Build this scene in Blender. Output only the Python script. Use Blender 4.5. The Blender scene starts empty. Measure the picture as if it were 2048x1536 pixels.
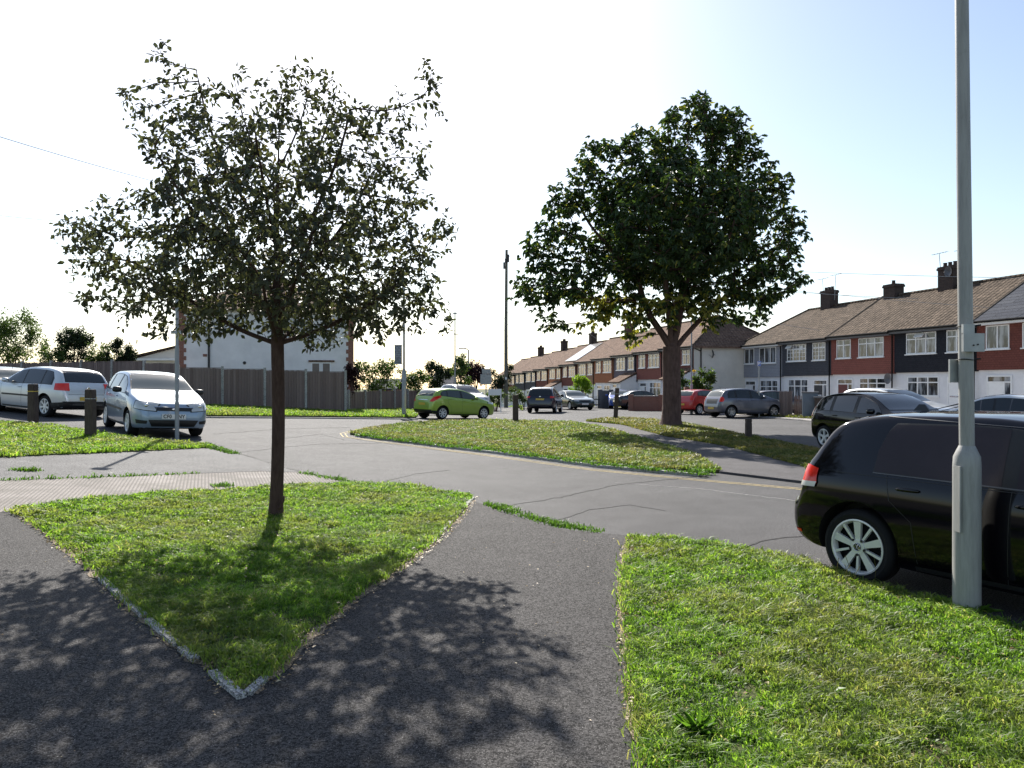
import bpy, bmesh, math, random
import numpy as np
from mathutils import Vector, Matrix
from mathutils.bvhtree import BVHTree

R = math.radians
random.seed(7); rng = np.random.default_rng(7)
scene = bpy.context.scene
COL = scene.collection

# ---------------------------------------------------------------- camera, sky, sun, exposure
EYE, FPX = 1.72, 1540.0
cam_d = bpy.data.cameras.new("camera"); cam = bpy.data.objects.new("camera", cam_d); COL.objects.link(cam)
cam.location = (0, 0, EYE); cam.rotation_euler = (R(90 - 0.11), 0, R(0))
cam_d.sensor_width = 36; cam_d.lens = 36 * FPX / 2048; cam_d.clip_start = 0.05; cam_d.clip_end = 3000
scene.camera = cam
SUN_AZ, SUN_EL = R(-13), R(36.5)                     # azimuth from +Y, negative = left
SUN_STRENGTH, SKY_STRENGTH, EXPOSURE = 5.0, 0.087, 1.0
world = bpy.data.worlds.new("World"); scene.world = world; world.use_nodes = True
nt = world.node_tree; nt.nodes.clear()
sky = nt.nodes.new("ShaderNodeTexSky"); sky.sky_type = 'NISHITA'; sky.sun_disc = False
sky.sun_elevation = SUN_EL; sky.sun_rotation = SUN_AZ
sky.air_density = 1.0; sky.dust_density = 0.9; sky.ozone_density = 1.3; sky.altitude = 50
bg = nt.nodes.new("ShaderNodeBackground"); bg.inputs[1].default_value = SKY_STRENGTH
out = nt.nodes.new("ShaderNodeOutputWorld")
hs = nt.nodes.new("ShaderNodeHueSaturation"); hs.inputs["Saturation"].default_value = .9; nt.links.new(sky.outputs[0], hs.inputs["Color"]); nt.links.new(hs.outputs[0], bg.inputs[0]); nt.links.new(bg.outputs[0], out.inputs[0])
sd = bpy.data.lights.new("sun", 'SUN'); sd.energy = SUN_STRENGTH; sd.angle = R(0.55); sd.color = (1.0, .95, .87)
sun = bpy.data.objects.new("sun", sd); COL.objects.link(sun)
sdir = Vector((math.sin(SUN_AZ) * math.cos(SUN_EL), math.cos(SUN_AZ) * math.cos(SUN_EL), math.sin(SUN_EL)))
sun.rotation_euler = sdir.to_track_quat('Z', 'Y').to_euler(); sun.location = (0, 0, 40)
scene.view_settings.view_transform = 'Standard'; scene.view_settings.look = 'None'
scene.view_settings.exposure = EXPOSURE; scene.view_settings.gamma = 1.0
scene.cycles.max_bounces = 8; scene.cycles.transparent_max_bounces = 16

# ---------------------------------------------------------------- terrain
FX = [(-400, 1.0), (-20, 1.0), (-4, .06), (-2, 0), (400, 0)]
GY = [(-60, 0), (30, 0), (60, -.3), (70, -.5), (100, -1.5), (150, -3.2), (900, -6)]
def _pl(k, v): return float(np.interp(v, [a for a, b in k], [b for a, b in k]))
def T(x, y): return _pl(FX, x) + _pl(GY, y)
def G(px, py, dz=0.0):
    """ground point under a direction given in photo pixels (2048 x 1536)"""
    ax = (px - 1024) / FPX; az = -(py - 765) / FPX
    lo, hi = 0.5, 400
    f = lambda d: EYE + az * d - (T(ax * d, d) + dz)
    d = 0.5
    while d < 400 and f(d) > 0: d *= 1.01
    lo, hi = d / 1.01, d
    for _ in range(30):
        m = (lo + hi) / 2
        if f(m) > 0: lo = m
        else: hi = m
    d = (lo + hi) / 2
    return Vector((ax * d, d, T(ax * d, d) + dz))
def P(px, py, d): return Vector(((px - 1024) / FPX * d, d, EYE - (py - 765) / FPX * d))

# ---------------------------------------------------------------- object helpers
def tag(o, label=None, cat=None, group=None, kind=None):
    if label: o["label"] = label
    if cat: o["category"] = cat
    if group: o["group"] = group
    if kind: o["kind"] = kind
    return o
def empty(name, loc, rz=0, label=None, cat=None, group=None):
    o = bpy.data.objects.new(name, None); COL.objects.link(o); o.location = loc; o.rotation_euler = (0, 0, rz)
    o.empty_display_size = .2
    return tag(o, label, cat, group)
def link(name, me, m=None, parent=None):
    if m is not None:
        for k in (m if isinstance(m, (list, tuple)) else [m]): me.materials.append(k)
    o = bpy.data.objects.new(name, me); COL.objects.link(o)
    if parent: o.parent = parent
    return o
def fin(name, bm, m, parent=None, smooth=False, ang=35):
    bmesh.ops.recalc_face_normals(bm, faces=bm.faces)
    if smooth:
        for f in bm.faces: f.smooth = True
        for e in bm.edges:
            if len(e.link_faces) == 2 and e.calc_face_angle(0) > R(ang): e.smooth = False
    me = bpy.data.meshes.new(name); bm.to_mesh(me); bm.free()
    return link(name, me, m, parent)
class MB:
    """collects boxes and tubes into one mesh"""
    def __init__(s): s.bm = bmesh.new(); s.mi = 0
    def _f(s, vs):
        try:
            f = s.bm.faces.new(vs); f.material_index = s.mi; return f
        except ValueError: return None
    def box(s, c, d, rz=0, rx=0, ry=0, taper=1.0):
        M = Matrix.Translation(c) @ Matrix.Rotation(rz, 4, 'Z') @ Matrix.Rotation(ry, 4, 'Y') @ Matrix.Rotation(rx, 4, 'X')
        v = []
        for z in (-.5, .5):
            k = taper if z > 0 else 1
            for x, y in ((-.5, -.5), (.5, -.5), (.5, .5), (-.5, .5)):
                v.append(s.bm.verts.new(M @ Vector((x * d[0] * k, y * d[1] * k, z * d[2]))))
        for q in ((3, 2, 1, 0), (4, 5, 6, 7), (0, 1, 5, 4), (1, 2, 6, 5), (2, 3, 7, 6), (3, 0, 4, 7)): s._f([v[i] for i in q])
        return s
    def b2(s, a, b):
        return s.box([(a[i] + b[i]) / 2 for i in range(3)], [abs(b[i] - a[i]) for i in range(3)])
    def poly(s, pts): s._f([s.bm.verts.new(p) for p in pts]); return s
    def prism(s, pts, off):
        a = [s.bm.verts.new(p) for p in pts]; b = [s.bm.verts.new(Vector(p) + Vector(off)) for p in pts]
        s._f(a[::-1]); s._f(b)
        for i in range(len(a)): s._f([a[i], a[(i + 1) % len(a)], b[(i + 1) % len(a)], b[i]])
        return s
    def tube(s, pts, rad, n=8, cap=True):
        pts = [Vector(p) for p in pts]; rings = []
        if not isinstance(rad, (list, tuple)): rad = [rad] * len(pts)
        for i, p in enumerate(pts):
            t = (pts[min(i + 1, len(pts) - 1)] - pts[max(i - 1, 0)])
            t = t.normalized() if t.length > 1e-9 else Vector((0, 0, 1))
            u = t.orthogonal().normalized() if i == 0 else (u - t * u.dot(t)).normalized()
            w = t.cross(u)
            rings.append([s.bm.verts.new(p + (u * math.cos(2 * math.pi * k / n) + w * math.sin(2 * math.pi * k / n)) * rad[i]) for k in range(n)])
        for a, b in zip(rings, rings[1:]):
            for k in range(n):
                s._f([a[k], a[(k + 1) % n], b[(k + 1) % n], b[k]])
        if cap: s._f(rings[0][::-1]); s._f(rings[-1])
        return s
    def build(s, name, m, parent=None, smooth=False, ang=35): return fin(name, s.bm, m, parent, smooth, ang)
def fast_mesh(name, V, F, m, parent=None, tint=None, smooth=False):
    """V (n,3) array, F (k,s) array of equal-size faces"""
    me = bpy.data.meshes.new(name); k, sd_ = F.shape
    me.vertices.add(len(V)); me.vertices.foreach_set("co", V.astype(np.float32).ravel())
    me.loops.add(k * sd_); me.loops.foreach_set("vertex_index", F.astype(np.int32).ravel())
    me.polygons.add(k); me.polygons.foreach_set("loop_start", np.arange(0, k * sd_, sd_, dtype=np.int32))
    if smooth: me.polygons.foreach_set("use_smooth", np.ones(k, dtype=bool))
    if tint is not None:
        a = me.attributes.new("tint", 'FLOAT', 'POINT'); a.data.foreach_set("value", tint.astype(np.float32))
    me.update(calc_edges=True)
    return link(name, me, m, parent)

# ---------------------------------------------------------------- materials
class NT:
    def __init__(s, name):
        s.m = bpy.data.materials.new(name); s.m.use_nodes = True; s.t = s.m.node_tree; s.n = s.t.nodes
        s.b = s.n["Principled BSDF"]; s.o = s.n["Material Output"]
        s.tc = s.n.new("ShaderNodeTexCoord").outputs["Object"]; s.wp = s.n.new("ShaderNodeNewGeometry").outputs["Position"]
    def lk(s, a, b): s.t.links.new(a, b)
    def noise(s, scale, detail=4, rough=.55, vec=None, dist=0):
        n = s.n.new("ShaderNodeTexNoise"); n.inputs["Scale"].default_value = scale; n.inputs["Detail"].default_value = detail
        n.inputs["Roughness"].default_value = rough; n.inputs["Distortion"].default_value = dist
        s.lk(vec or s.wp, n.inputs["Vector"]); return n.outputs["Fac"]
    def ramp(s, fac, stops):
        r = s.n.new("ShaderNodeValToRGB"); e = r.color_ramp.elements
        while len(e) < len(stops): e.new(.5)
        for i, (p, c) in enumerate(stops): e[i].position = p; e[i].color = (*c, 1) if len(c) == 3 else c
        s.lk(fac, r.inputs[0]); return r.outputs[0]
    def mix(s, fac, a, b, mode='MIX'):
        n = s.n.new("ShaderNodeMix"); n.data_type = 'RGBA'; n.blend_type = mode
        for v, i in ((fac, 0), (a, 6), (b, 7)):
            if hasattr(v, "is_linked"): s.lk(v, n.inputs[i])
            else: n.inputs[i].default_value = v if i == 0 else (*v, 1)
        return n.outputs[2]
    def math(s, op, a, b=0.0, c=None):
        n = s.n.new("ShaderNodeMath"); n.operation = op
        for i, v in enumerate((a, b, c)):
            if v is None: continue
            if hasattr(v, "is_linked"): s.lk(v, n.inputs[i])
            else: n.inputs[i].default_value = v
        return n.outputs[0]
    def sep(s, vec=None):
        n = s.n.new("ShaderNodeSeparateXYZ"); s.lk(vec or s.tc, n.inputs[0]); return n.outputs
    def comb(s, x, y, z=0.0):
        n = s.n.new("ShaderNodeCombineXYZ")
        for i, v in enumerate((x, y, z)):
            if hasattr(v, "is_linked"): s.lk(v, n.inputs[i])
            else: n.inputs[i].default_value = v
        return n.outputs[0]
    def bump(s, h, strength=.5, dist=.01):
        n = s.n.new("ShaderNodeBump"); n.inputs["Strength"].default_value = strength; n.inputs["Distance"].default_value = dist
        s.lk(h, n.inputs["Height"]); s.lk(n.outputs[0], s.b.inputs["Normal"]); return n.outputs[0]
    def set(s, **k):
        for a, v in k.items():
            i = s.b.inputs[{'color': "Base Color", 'rough': "Roughness", 'metal': "Metallic", 'coat': "Coat Weight",
                            'coat_r': "Coat Roughness", 'spec': "Specular IOR Level", 'alpha': "Alpha", 'trans': "Transmission Weight", 'ior': "IOR"}[a]]
            if hasattr(v, "is_linked"): s.lk(v, i)
            else: i.default_value = (*v, 1) if isinstance(v, tuple) and len(v) == 3 else v
        return s
def plain(name, c, rough=.6, metal=0, coat=0, spec=.5, var=.12, scale=3):
    n = NT(name); d = tuple(x * (1 - var) for x in c); u = tuple(min(1, x * (1 + var)) for x in c)
    n.set(color=n.ramp(n.noise(scale, 5), [(.3, d), (.7, u)]), rough=rough, metal=metal, coat=coat, spec=spec)
    return n.m
def asphalt(name, c, grit=.5, rough=.8, big=.15, light=(.42, .41, .40), pat=None):
    n = NT(name)
    f = n.noise(70, 5, .85); g = n.noise(38, 3, .7); b = n.noise(.35, 5, .6); b2 = n.noise(2.2, 5, .65)
    base = n.mix(big * 2.2, c, n.ramp(b, [(.35, tuple(x * .55 for x in c)), (.65, tuple(min(1, x * 1.6) for x in c))]))
    base = n.mix(.4, base, n.ramp(b2, [(.3, tuple(x * .65 for x in c)), (.7, tuple(x * 1.4 for x in c))]))
    base = n.mix(1.0, base, n.ramp(f, [(.42, (.18,) * 3), (.5, (.9,) * 3), (.57, (1.9,) * 3)]), 'MULTIPLY')
    base = n.mix(n.ramp(n.noise(140, 2, .5), [(.66, (0, 0, 0)), (.70, (1, 1, 1))]), base, light)
    n.set(color=base, rough=n.ramp(f, [(.3, (rough + .12,) * 3), (.7, (rough - .10,) * 3)]), spec=.16)
    n.bump(n.math('ADD', n.math('MULTIPLY', f, 1.0), n.math('MULTIPLY', g, .6)), grit, .006)
    return n.m
M = {}
M['road'] = asphalt('road_asphalt', (.068, .066, .067), .8, .82, .22)
M['path'] = asphalt('path_asphalt', (.050, .047, .046), .7, .88, .12, (.30, .29, .28))
M['island_path'] = asphalt('island_path_asphalt', (.075, .07, .072), .5, .85)
M['pave'] = asphalt('old_pavement', (.12, .117, .115), .7, .85, .3)
def concrete_ribbed():
    n = NT('ribbed_concrete'); x, y, z = n.sep()
    v = n.math('ADD', n.math('MULTIPLY', x, .93), n.math('MULTIPLY', y, .37))
    w = n.math('SINE', n.math('MULTIPLY', v, 125.0))
    f = n.noise(120, 4, .7); b = n.noise(1.2, 5)
    c = n.ramp(f, [(.35, (.16, .145, .13)), (.55, (.34, .31, .285)), (.75, (.52, .49, .46))])
    c = n.mix(.4, c, n.ramp(b, [(.3, (.2, .18, .16)), (.7, (.44, .40, .37))]))
    c = n.mix(1.0, c, n.ramp(n.math('MULTIPLY', n.math('ADD', w, 1.0), .5), [(.0, (.62,) * 3), (.45, (1.0,) * 3)]), 'MULTIPLY')
    c = n.mix(n.ramp(n.noise(2.6, 5, .7), [(.45, (0, 0, 0)), (.62, (.75,) * 3)]), c, (.20, .185, .165))
    n.set(color=c, rough=.95, spec=.15); n.bump(n.math('ADD', w, n.math('MULTIPLY', f, 1.2)), .55, .012); return n.m
M['ribbed'] = concrete_ribbed()
M['kerb'] = asphalt('kerb_concrete', (.34, .33, .31), .4, .9, .2, (.5, .5, .48))
M['drive'] = asphalt('drive_concrete', (.30, .28, .265), .3, .9, .2, (.45, .44, .42))
M['crack'] = asphalt('tar_joint', (.03, .03, .03), .5, .8)
def soil():
    n = NT('verge_soil'); a = n.noise(.9, 6, .65); b = n.noise(28, 5, .7); c2 = n.noise(6, 5, .6)
    c = n.ramp(b, [(.3, (.025, .03, .012)), (.5, (.065, .085, .025)), (.7, (.15, .15, .06))])
    c = n.mix(n.ramp(a, [(.48, (0, 0, 0)), (.68, (1, 1, 1))]), c, n.ramp(c2, [(.3, (.07, .06, .03)), (.7, (.19, .155, .085))]))
    n.set(color=c, rough=.95, spec=.2); n.bump(b, .9, .02); return n.m
M['soil'] = soil()
def foliage(name, dark, light, accent=None, trans=.45, gloss=.45, patch=0.0, dry=(.28, .22, .09)):
    """leaf or blade: per-leaf tint attribute, front diffuse + light coming through"""
    n = NT(name); at = n.n.new("ShaderNodeAttribute"); at.attribute_name = "tint"; f = at.outputs["Fac"]
    stops = [(0, dark), (.75, light)] + ([(.95, accent)] if accent else [])
    c = n.ramp(f, stops)
    if patch:
        pz = n.noise(.75, 5, .6); c = n.mix(n.math('MULTIPLY', n.ramp(pz, [(.44, (0, 0, 0)), (.62, (1, 1, 1))]), patch), c, dry); p2 = n.noise(5.5, 4, .6); c = n.mix(n.ramp(p2, [(.42, (.55, .55, .55)), (.5, (0, 0, 0))]), c, tuple(q * .8 for q in dark))
    d = n.n.new("ShaderNodeBsdfTranslucent")
    tc = n.mix(1.0, c, (1.4, 1.45, .8), 'MULTIPLY'); n.lk(tc, d.inputs[0])
    n.set(color=c, rough=.48, spec=gloss)
    ms = n.n.new("ShaderNodeMixShader"); ms.inputs[0].default_value = trans
    n.lk(n.b.outputs[0], ms.inputs[1]); n.lk(d.outputs[0], ms.inputs[2]); n.lk(ms.outputs[0], n.o.inputs[0]); return n.m
M['grass'] = foliage('grass_blades', (.07, .14, .018), (.24, .40, .050), (.42, .38, .18), .58, .38, .6, (.24, .22, .09))
M['grass_dry'] = foliage('dry_grass_blades', (.06, .085, .018), (.17, .19, .05), (.32, .27, .12), .45, .25, .75)
M['grass_mid'] = foliage('island_grass_blades', (.06, .11, .02), (.20, .28, .055), (.34, .30, .15), .5, .3, .75, (.24, .20, .10))
M['weed'] = foliage('weed_leaves', (.045, .10, .012), (.10, .2, .025), None, .5, .4)
M['leaf_young'] = foliage('whitebeam_leaves', (.042, .048, .030), (.085, .092, .052), (.13, .11, .045), .30, .45)
M['leaf_chestnut'] = foliage('chestnut_leaves', (.024, .046, .017), (.058, .098, .027), (.30, .28, .05), .34, .5)
M['leaf_dark'] = foliage('dark_evergreen', (.012, .022, .010), (.03, .05, .018), None, .3, .3)
M['leaf_mid'] = foliage('hedge_leaves', (.03, .06, .015), (.09, .14, .035), (.16, .16, .06), .4, .3)
M['leaf_lime'] = foliage('lime_leaves', (.10, .18, .02), (.26, .38, .04), None, .5, .3)
M['leaf_purple'] = foliage('purple_leaves', (.02, .008, .010), (.055, .02, .024), None, .3, .3)
M['flower'] = foliage('sunflower_petals', (.5, .30, .01), (.75, .5, .03), None, .3, .2)
def bark(name, c1, c2, s=1.0):
    n = NT(name); x, y, z = n.sep()
    v = n.comb(x, y, n.math('MULTIPLY', z, .22)); f = n.noise(26 * s, 6, .7, v); g = n.noise(3, 5)
    c = n.ramp(f, [(.3, c1), (.7, c2)]); c = n.mix(.35, c, n.ramp(g, [(.3, c1), (.7, c2)]))
    n.set(color=c, rough=.92, spec=.2); n.bump(f, 1.0, .02); return n.m
M['bark_young'] = bark('young_bark', (.045, .025, .02), (.12, .075, .06), 1.5)
M['bark_old'] = bark('chestnut_bark', (.05, .03, .025), (.16, .10, .085), .5)
M['wood_dark'] = bark('weathered_bollard_wood', (.05, .038, .032), (.125, .095, .078), 1.2)
M['wood_pole'] = bark('pole_wood', (.09, .085, .07), (.22, .21, .17), 1.0)
def fence_wood():
    n = NT('fence_boards'); x, y, z = n.sep(); s = n.math('ADD', x, 0)
    w = n.math('FRACT', n.math('MULTIPLY', s, 8.0)); cell = n.math('FLOOR', n.math('MULTIPLY', s, 8.0))
    wn = n.n.new("ShaderNodeTexWhiteNoise"); wn.noise_dimensions = '1D'; n.lk(cell, wn.inputs["W"])
    f = n.noise(14, 6, .7, n.comb(n.math('MULTIPLY', x, 5), y, n.math('MULTIPLY', z, .5)))
    c = n.ramp(f, [(.3, (.13, .088, .078)), (.7, (.29, .21, .185))])
    c = n.mix(.45, c, n.ramp(wn.outputs["Value"], [(0, (.12, .08, .07)), (1, (.32, .24, .215))]))
    g = n.noise(1.3, 4); c = n.mix(n.math('MULTIPLY', g, .4), c, (.20, .175, .165))
    n.set(color=c, rough=.9, spec=.2)
    n.bump(n.math('ADD', n.ramp(w, [(0, (0, 0, 0)), (.1, (1, 1, 1)), (.9, (.8, .8, .8)), (1, (0, 0, 0))]), n.math('MULTIPLY', f, .3)), 1, .02); return n.m
M['fence'] = fence_wood()
def brickish(name, c1, c2, mortar, bw=.225, bh=.075, ms=.012, axis='wall', rough=.9, bump=.6, stain=.3, squash=.5):
    n = NT(name); x, y, z = n.sep()
    if axis == 'wall': v = n.comb(n.math('ADD', x, y), z)
    else: v = n.comb(x, n.math('MULTIPLY', y, 1.18))
    b = n.n.new("ShaderNodeTexBrick"); n.lk(v, b.inputs["Vector"])
    b.inputs["Color1"].default_value = (*c1, 1); b.inputs["Color2"].default_value = (*c2, 1); b.inputs["Mortar"].default_value = (*mortar, 1)
    b.inputs["Scale"].default_value = 1; b.inputs["Mortar Size"].default_value = ms; b.inputs["Brick Width"].default_value = bw
    b.inputs["Row Height"].default_value = bh; b.inputs["Bias"].default_value = 0; b.inputs["Mortar Smooth"].default_value = .3
    f = n.noise(1.6, 6, .65); g = n.noise(25, 5, .7)
    c = n.mix(n.math('MULTIPLY', n.ramp(f, [(.35, (0, 0, 0)), (.7, (1, 1, 1))]), stain), b.outputs["Color"], tuple(x_ * .55 for x_ in c1))
    c = n.mix(.35, c, n.ramp(g, [(.3, tuple(x_ * .6 for x_ in c1)), (.7, tuple(min(1, x_ * 1.5) for x_ in c2))]))
    n.set(color=c, rough=rough, spec=.3)
    n.bump(n.math('ADD', n.math('SUBTRACT', 1.0, b.outputs["Fac"]), n.math('MULTIPLY', g, .4)), bump, .02); return n.m
def tiles(name, a, b): return brickish(name, a, b, tuple(x * .35 for x in a), .17, .11, .010, bump=1.0)
M['t_grey'] = tiles('pale_grey_cladding', (.30, .31, .35), (.36, .37, .41))
M['t_charcoal'] = tiles('charcoal_tiles', (.055, .058, .072), (.075, .078, .092))
M['t_red'] = tiles('red_tiles', (.22, .075, .06), (.28, .10, .08))
M['t_black'] = tiles('black_tiles', (.012, .014, .022), (.024, .026, .035))
M['t_dred'] = tiles('dark_red_tiles', (.14, .045, .035), (.2, .065, .05))
M['t_purple'] = tiles('purple_grey_tiles', (.11, .095, .12), (.15, .13, .155))
M['t_orange'] = tiles('orange_tiles', (.34, .12, .06), (.42, .17, .08))
M['t_tan'] = tiles('tan_tiles', (.30, .17, .11), (.36, .21, .14))
M['brick'] = brickish('red_brick', (.22, .09, .06), (.30, .13, .09), (.28, .25, .22))
M['brick_dark'] = brickish('sooty_brick', (.05, .035, .032), (.09, .06, .05), (.06, .055, .05))
M['brick_chim'] = brickish('chimney_brick', (.10, .045, .035), (.15, .07, .05), (.12, .1, .09))
def rooft(name, a, b, rw=.3, rh=.3, stain=.5, lich=.5):
    n = NT(name); x, y, z = n.sep(); v = n.comb(x, n.math('MULTIPLY', y, 1.18))
    t = n.n.new("ShaderNodeTexBrick"); n.lk(v, t.inputs["Vector"]); t.offset = 0 if rw < 1 else .5
    t.inputs["Color1"].default_value = (*a, 1); t.inputs["Color2"].default_value = (*b, 1); t.inputs["Mortar"].default_value = (*[q * .3 for q in a], 1)
    t.inputs["Scale"].default_value = 1; t.inputs["Mortar Size"].default_value = .022; t.inputs["Brick Width"].default_value = rw; t.inputs["Row Height"].default_value = rh; t.inputs["Mortar Smooth"].default_value = .5
    f = n.noise(1.1, 6, .65); g = n.noise(7, 6, .75); h = n.noise(30, 3, .7)
    c = n.mix(n.math('MULTIPLY', n.ramp(f, [(.4, (0, 0, 0)), (.65, (1, 1, 1))]), stain), t.outputs["Color"], tuple(q * .5 for q in a))
    c = n.mix(n.math('MULTIPLY', n.ramp(g, [(.52, (0, 0, 0)), (.66, (1, 1, 1))]), lich), c, tuple(min(1, q * 1.9 + .03) for q in b))
    c = n.mix(n.math('MULTIPLY', n.ramp(g, [(.34, (1, 1, 1)), (.44, (0, 0, 0))]), .8), c, tuple(q * .3 for q in a))
    row = n.math('FRACT', n.math('MULTIPLY', y, 1.18 / rh)); roll = n.math('SINE', n.math('MULTIPLY', x, 6.2832 / rw if rw < 1 else 0.01))
    n.set(color=c, rough=.97, spec=.12); n.bump(n.math('ADD', n.math('ADD', n.math('MULTIPLY', row, -1.2), n.math('MULTIPLY', roll, .5)), n.math('MULTIPLY', h, .5)), 1.0, .04); return n.m
M['roof'] = rooft('brown_concrete_roof_tiles', (.078, .058, .042), (.14, .105, .078))
M['roof_far'] = rooft('reddish_roof_tiles', (.15, .095, .07), (.22, .145, .105))
M['roof_grey'] = rooft('grey_interlocking_roof_tiles', (.05, .055, .07), (.075, .08, .095), 2.0, .32, .1, .05)
def render_wall(name, c):
    n = NT(name); f = n.noise(1.1, 6, .6); g = n.noise(60, 4, .7)
    col = n.ramp(f, [(.3, tuple(x * .82 for x in c)), (.7, c)]); n.set(color=col, rough=.92, spec=.25); n.bump(g, .5, .012); return n.m
M['white'] = render_wall('white_render', (.80, .80, .82))
M['cream'] = render_wall('cream_render', (.72, .68, .61))
M['pebble'] = render_wall('pale_pebbledash', (.88, .86, .84))
M['frame'] = plain('white_window_frame', (.80, .80, .80), .35, var=.04)
M['door_dark'] = plain('dark_door', (.02, .02, .028), .35)
M['door_red'] = plain('dark_red_door', (.12, .02, .02), .4)
M['lead'] = plain('grey_fascia', (.10, .10, .11), .5)
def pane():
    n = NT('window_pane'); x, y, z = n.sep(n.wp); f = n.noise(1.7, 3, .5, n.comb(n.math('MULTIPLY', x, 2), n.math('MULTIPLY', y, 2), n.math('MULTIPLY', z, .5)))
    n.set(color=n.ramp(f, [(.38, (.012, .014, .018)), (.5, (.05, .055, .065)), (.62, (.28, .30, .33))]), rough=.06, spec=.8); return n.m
M['pane'] = pane()
M['solar'] = plain('solar_glass', (.03, .035, .06), .18, 0, .6)
M['steel'] = plain('galvanised_steel', (.36, .37, .37), .5, .35, var=.18, scale=8)
def postpaint():
    n = NT('grey_green_post_paint'); x, y, z = n.sep(); f = n.noise(9, 6, .7); g = n.noise(90, 4, .7)
    v = n.noise(5, 6, .7, n.comb(n.math('MULTIPLY', x, 6), n.math('MULTIPLY', y, 6), n.math('MULTIPLY', z, .7)))
    c = n.ramp(v, [(.3, (.25, .245, .235)), (.6, (.34, .335, .32))])
    c = n.mix(n.ramp(f, [(.62, (0, 0, 0)), (.75, (.5, .5, .5))]), c, (.22, .22, .18))
    n.set(color=c, rough=.5, spec=.4); n.bump(g, .2, .003); return n.m
M['post'] = postpaint()
M['post_far'] = plain('grey_lamp_post', (.30, .31, .32), .5, .2)
M['black'] = plain('black_plastic', (.012, .012, .013), .5)
M['rubber'] = plain('tyre_rubber', (.014, .014, .015), .85, spec=.25)
M['alloy'] = plain('alloy_wheel', (.74, .74, .72), .35, .3, var=.05)
M['alloy_dark'] = plain('two_tone_alloy', (.35, .35, .36), .35, .8)
def glass(name, c, r=.03):
    n = NT(name); n.set(color=c, rough=r, spec=.5, coat=.3, coat_r=.02); return n.m
M['glass'] = glass('car_glass', (.018, .022, .024)); M['glass_tint'] = plain('privacy_glass', (.036, .028, .033), .30, spec=.25)
M['glass_light'] = glass('pale_car_glass', (.06, .075, .07), .05)
M['lens'] = plain('clear_lens', (.55, .55, .52), .12, .3, .8); M['lens_red'] = glass('red_lens', (.75, .03, .015), .12); M['lens_white'] = plain('white_lens', (.6, .58, .55), .15, 0, .6)
M['lens_amber'] = plain('amber_lens', (.5, .18, .03), .2, 0, .6)
M['chrome'] = plain('chrome', (.7, .7, .7), .12, 1.0, var=.03)
M['plate_y'] = plain('yellow_plate', (.62, .42, .06), .4, var=.05); M['plate_w'] = plain('white_plate', (.75, .75, .72), .4, var=.05)
def paint(name, c, metal=.35, coat=.9, rough=.32, flake=.1):
    n = NT(name); f = n.noise(1.5, 4); d = tuple(x * (1 - flake) for x in c)
    n.set(color=n.ramp(f, [(.3, d), (.7, c)]), metal=metal, rough=rough, coat=coat, coat_r=.04, spec=.5); return n.m
M['p_black'] = paint('black_paint', (.003, .0025, .004), 0, 0, .07)
M['p_silver'] = paint('silver_paint', (.66, .68, .68), .4); M['p_blue_silver'] = paint('pale_blue_silver_paint', (.27, .35, .45), .35)
M['p_green'] = paint('lime_green_paint', (.32, .46, .06), .25); M['p_navy'] = paint('navy_paint', (.006, .007, .020), .1)
M['p_dkgreen'] = paint('dark_metallic_paint', (.02, .035, .03), .3); M['p_red'] = paint('red_paint', (.55, .025, .02), .05)
M['p_grey'] = paint('slate_grey_paint', (.115, .12, .15), .5); M['p_maroon'] = paint('dark_maroon_paint', (.035, .010, .012), .2)
M['p_blue'] = paint('bright_blue_paint', (.03, .09, .42), .2); M['p_white'] = paint('white_paint', (.62, .65, .68), .2)
M['gutter'] = plain('matt_gutter', (.018, .018, .018), .9, spec=.05)
M['blind'] = plain('brown_window_blind', (.20, .165, .14), .7)
# ---------------------------------------------------------------- ground, roads, verges
def sheet(name, pts, dz, m, kind='structure', skirt=.12, label=None, cat=None, smooth=False):
    bm = bmesh.new(); vs = [bm.verts.new((p[0], p[1], 0)) for p in pts]; f = bm.faces.new(vs)
    bmesh.ops.triangulate(bm, faces=[f])
    for k, ax in [(a, 0) for a, b in FX[1:-1]] + [(a, 1) for a, b in GY[1:-1]]:
        co = (k, 0, 0) if ax == 0 else (0, k, 0); no = (1, 0, 0) if ax == 0 else (0, 1, 0)
        bmesh.ops.bisect_plane(bm, geom=bm.verts[:] + bm.edges[:] + bm.faces[:], plane_co=co, plane_no=no)
    if skirt:
        be = [e for e in bm.edges if len(e.link_faces) == 1]
        r = bmesh.ops.extrude_edge_only(bm, edges=be); low = {v for v in r['geom'] if isinstance(v, bmesh.types.BMVert)}
    else: low = set()
    for v in bm.verts: v.co.z = T(v.co.x, v.co.y) + dz - (skirt if v in low else 0)
    o = fin(name, bm, m); tag(o, label, cat, None, kind); return o
def jag(pts, amp=.03, step=.15, seed=1):
    """adds small irregularity along a polygon's edges"""
    r = random.Random(seed); o = []
    for i in range(len(pts)):
        a = Vector(pts[i][:2]); b = Vector(pts[(i + 1) % len(pts)][:2]); d = b - a; n = max(1, int(d.length / step))
        n = min(n, 60)
        for k in range(n):
            q = a + d * (k / n); q += Vector((-d.y, d.x)).normalized() * r.uniform(-amp, amp) if k else Vector((0, 0)); o.append((q.x, q.y))
    return o
PZ = .065
def gp(L, dz=0.0): return [tuple(G(*p, dz)[:2]) for p in L]
def gq(L): return gp(L, PZ)
sheet('ground', [(-400, -40), (400, -40), (400, 700), (-400, 700)], -.03, M['soil'], skirt=0)
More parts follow.
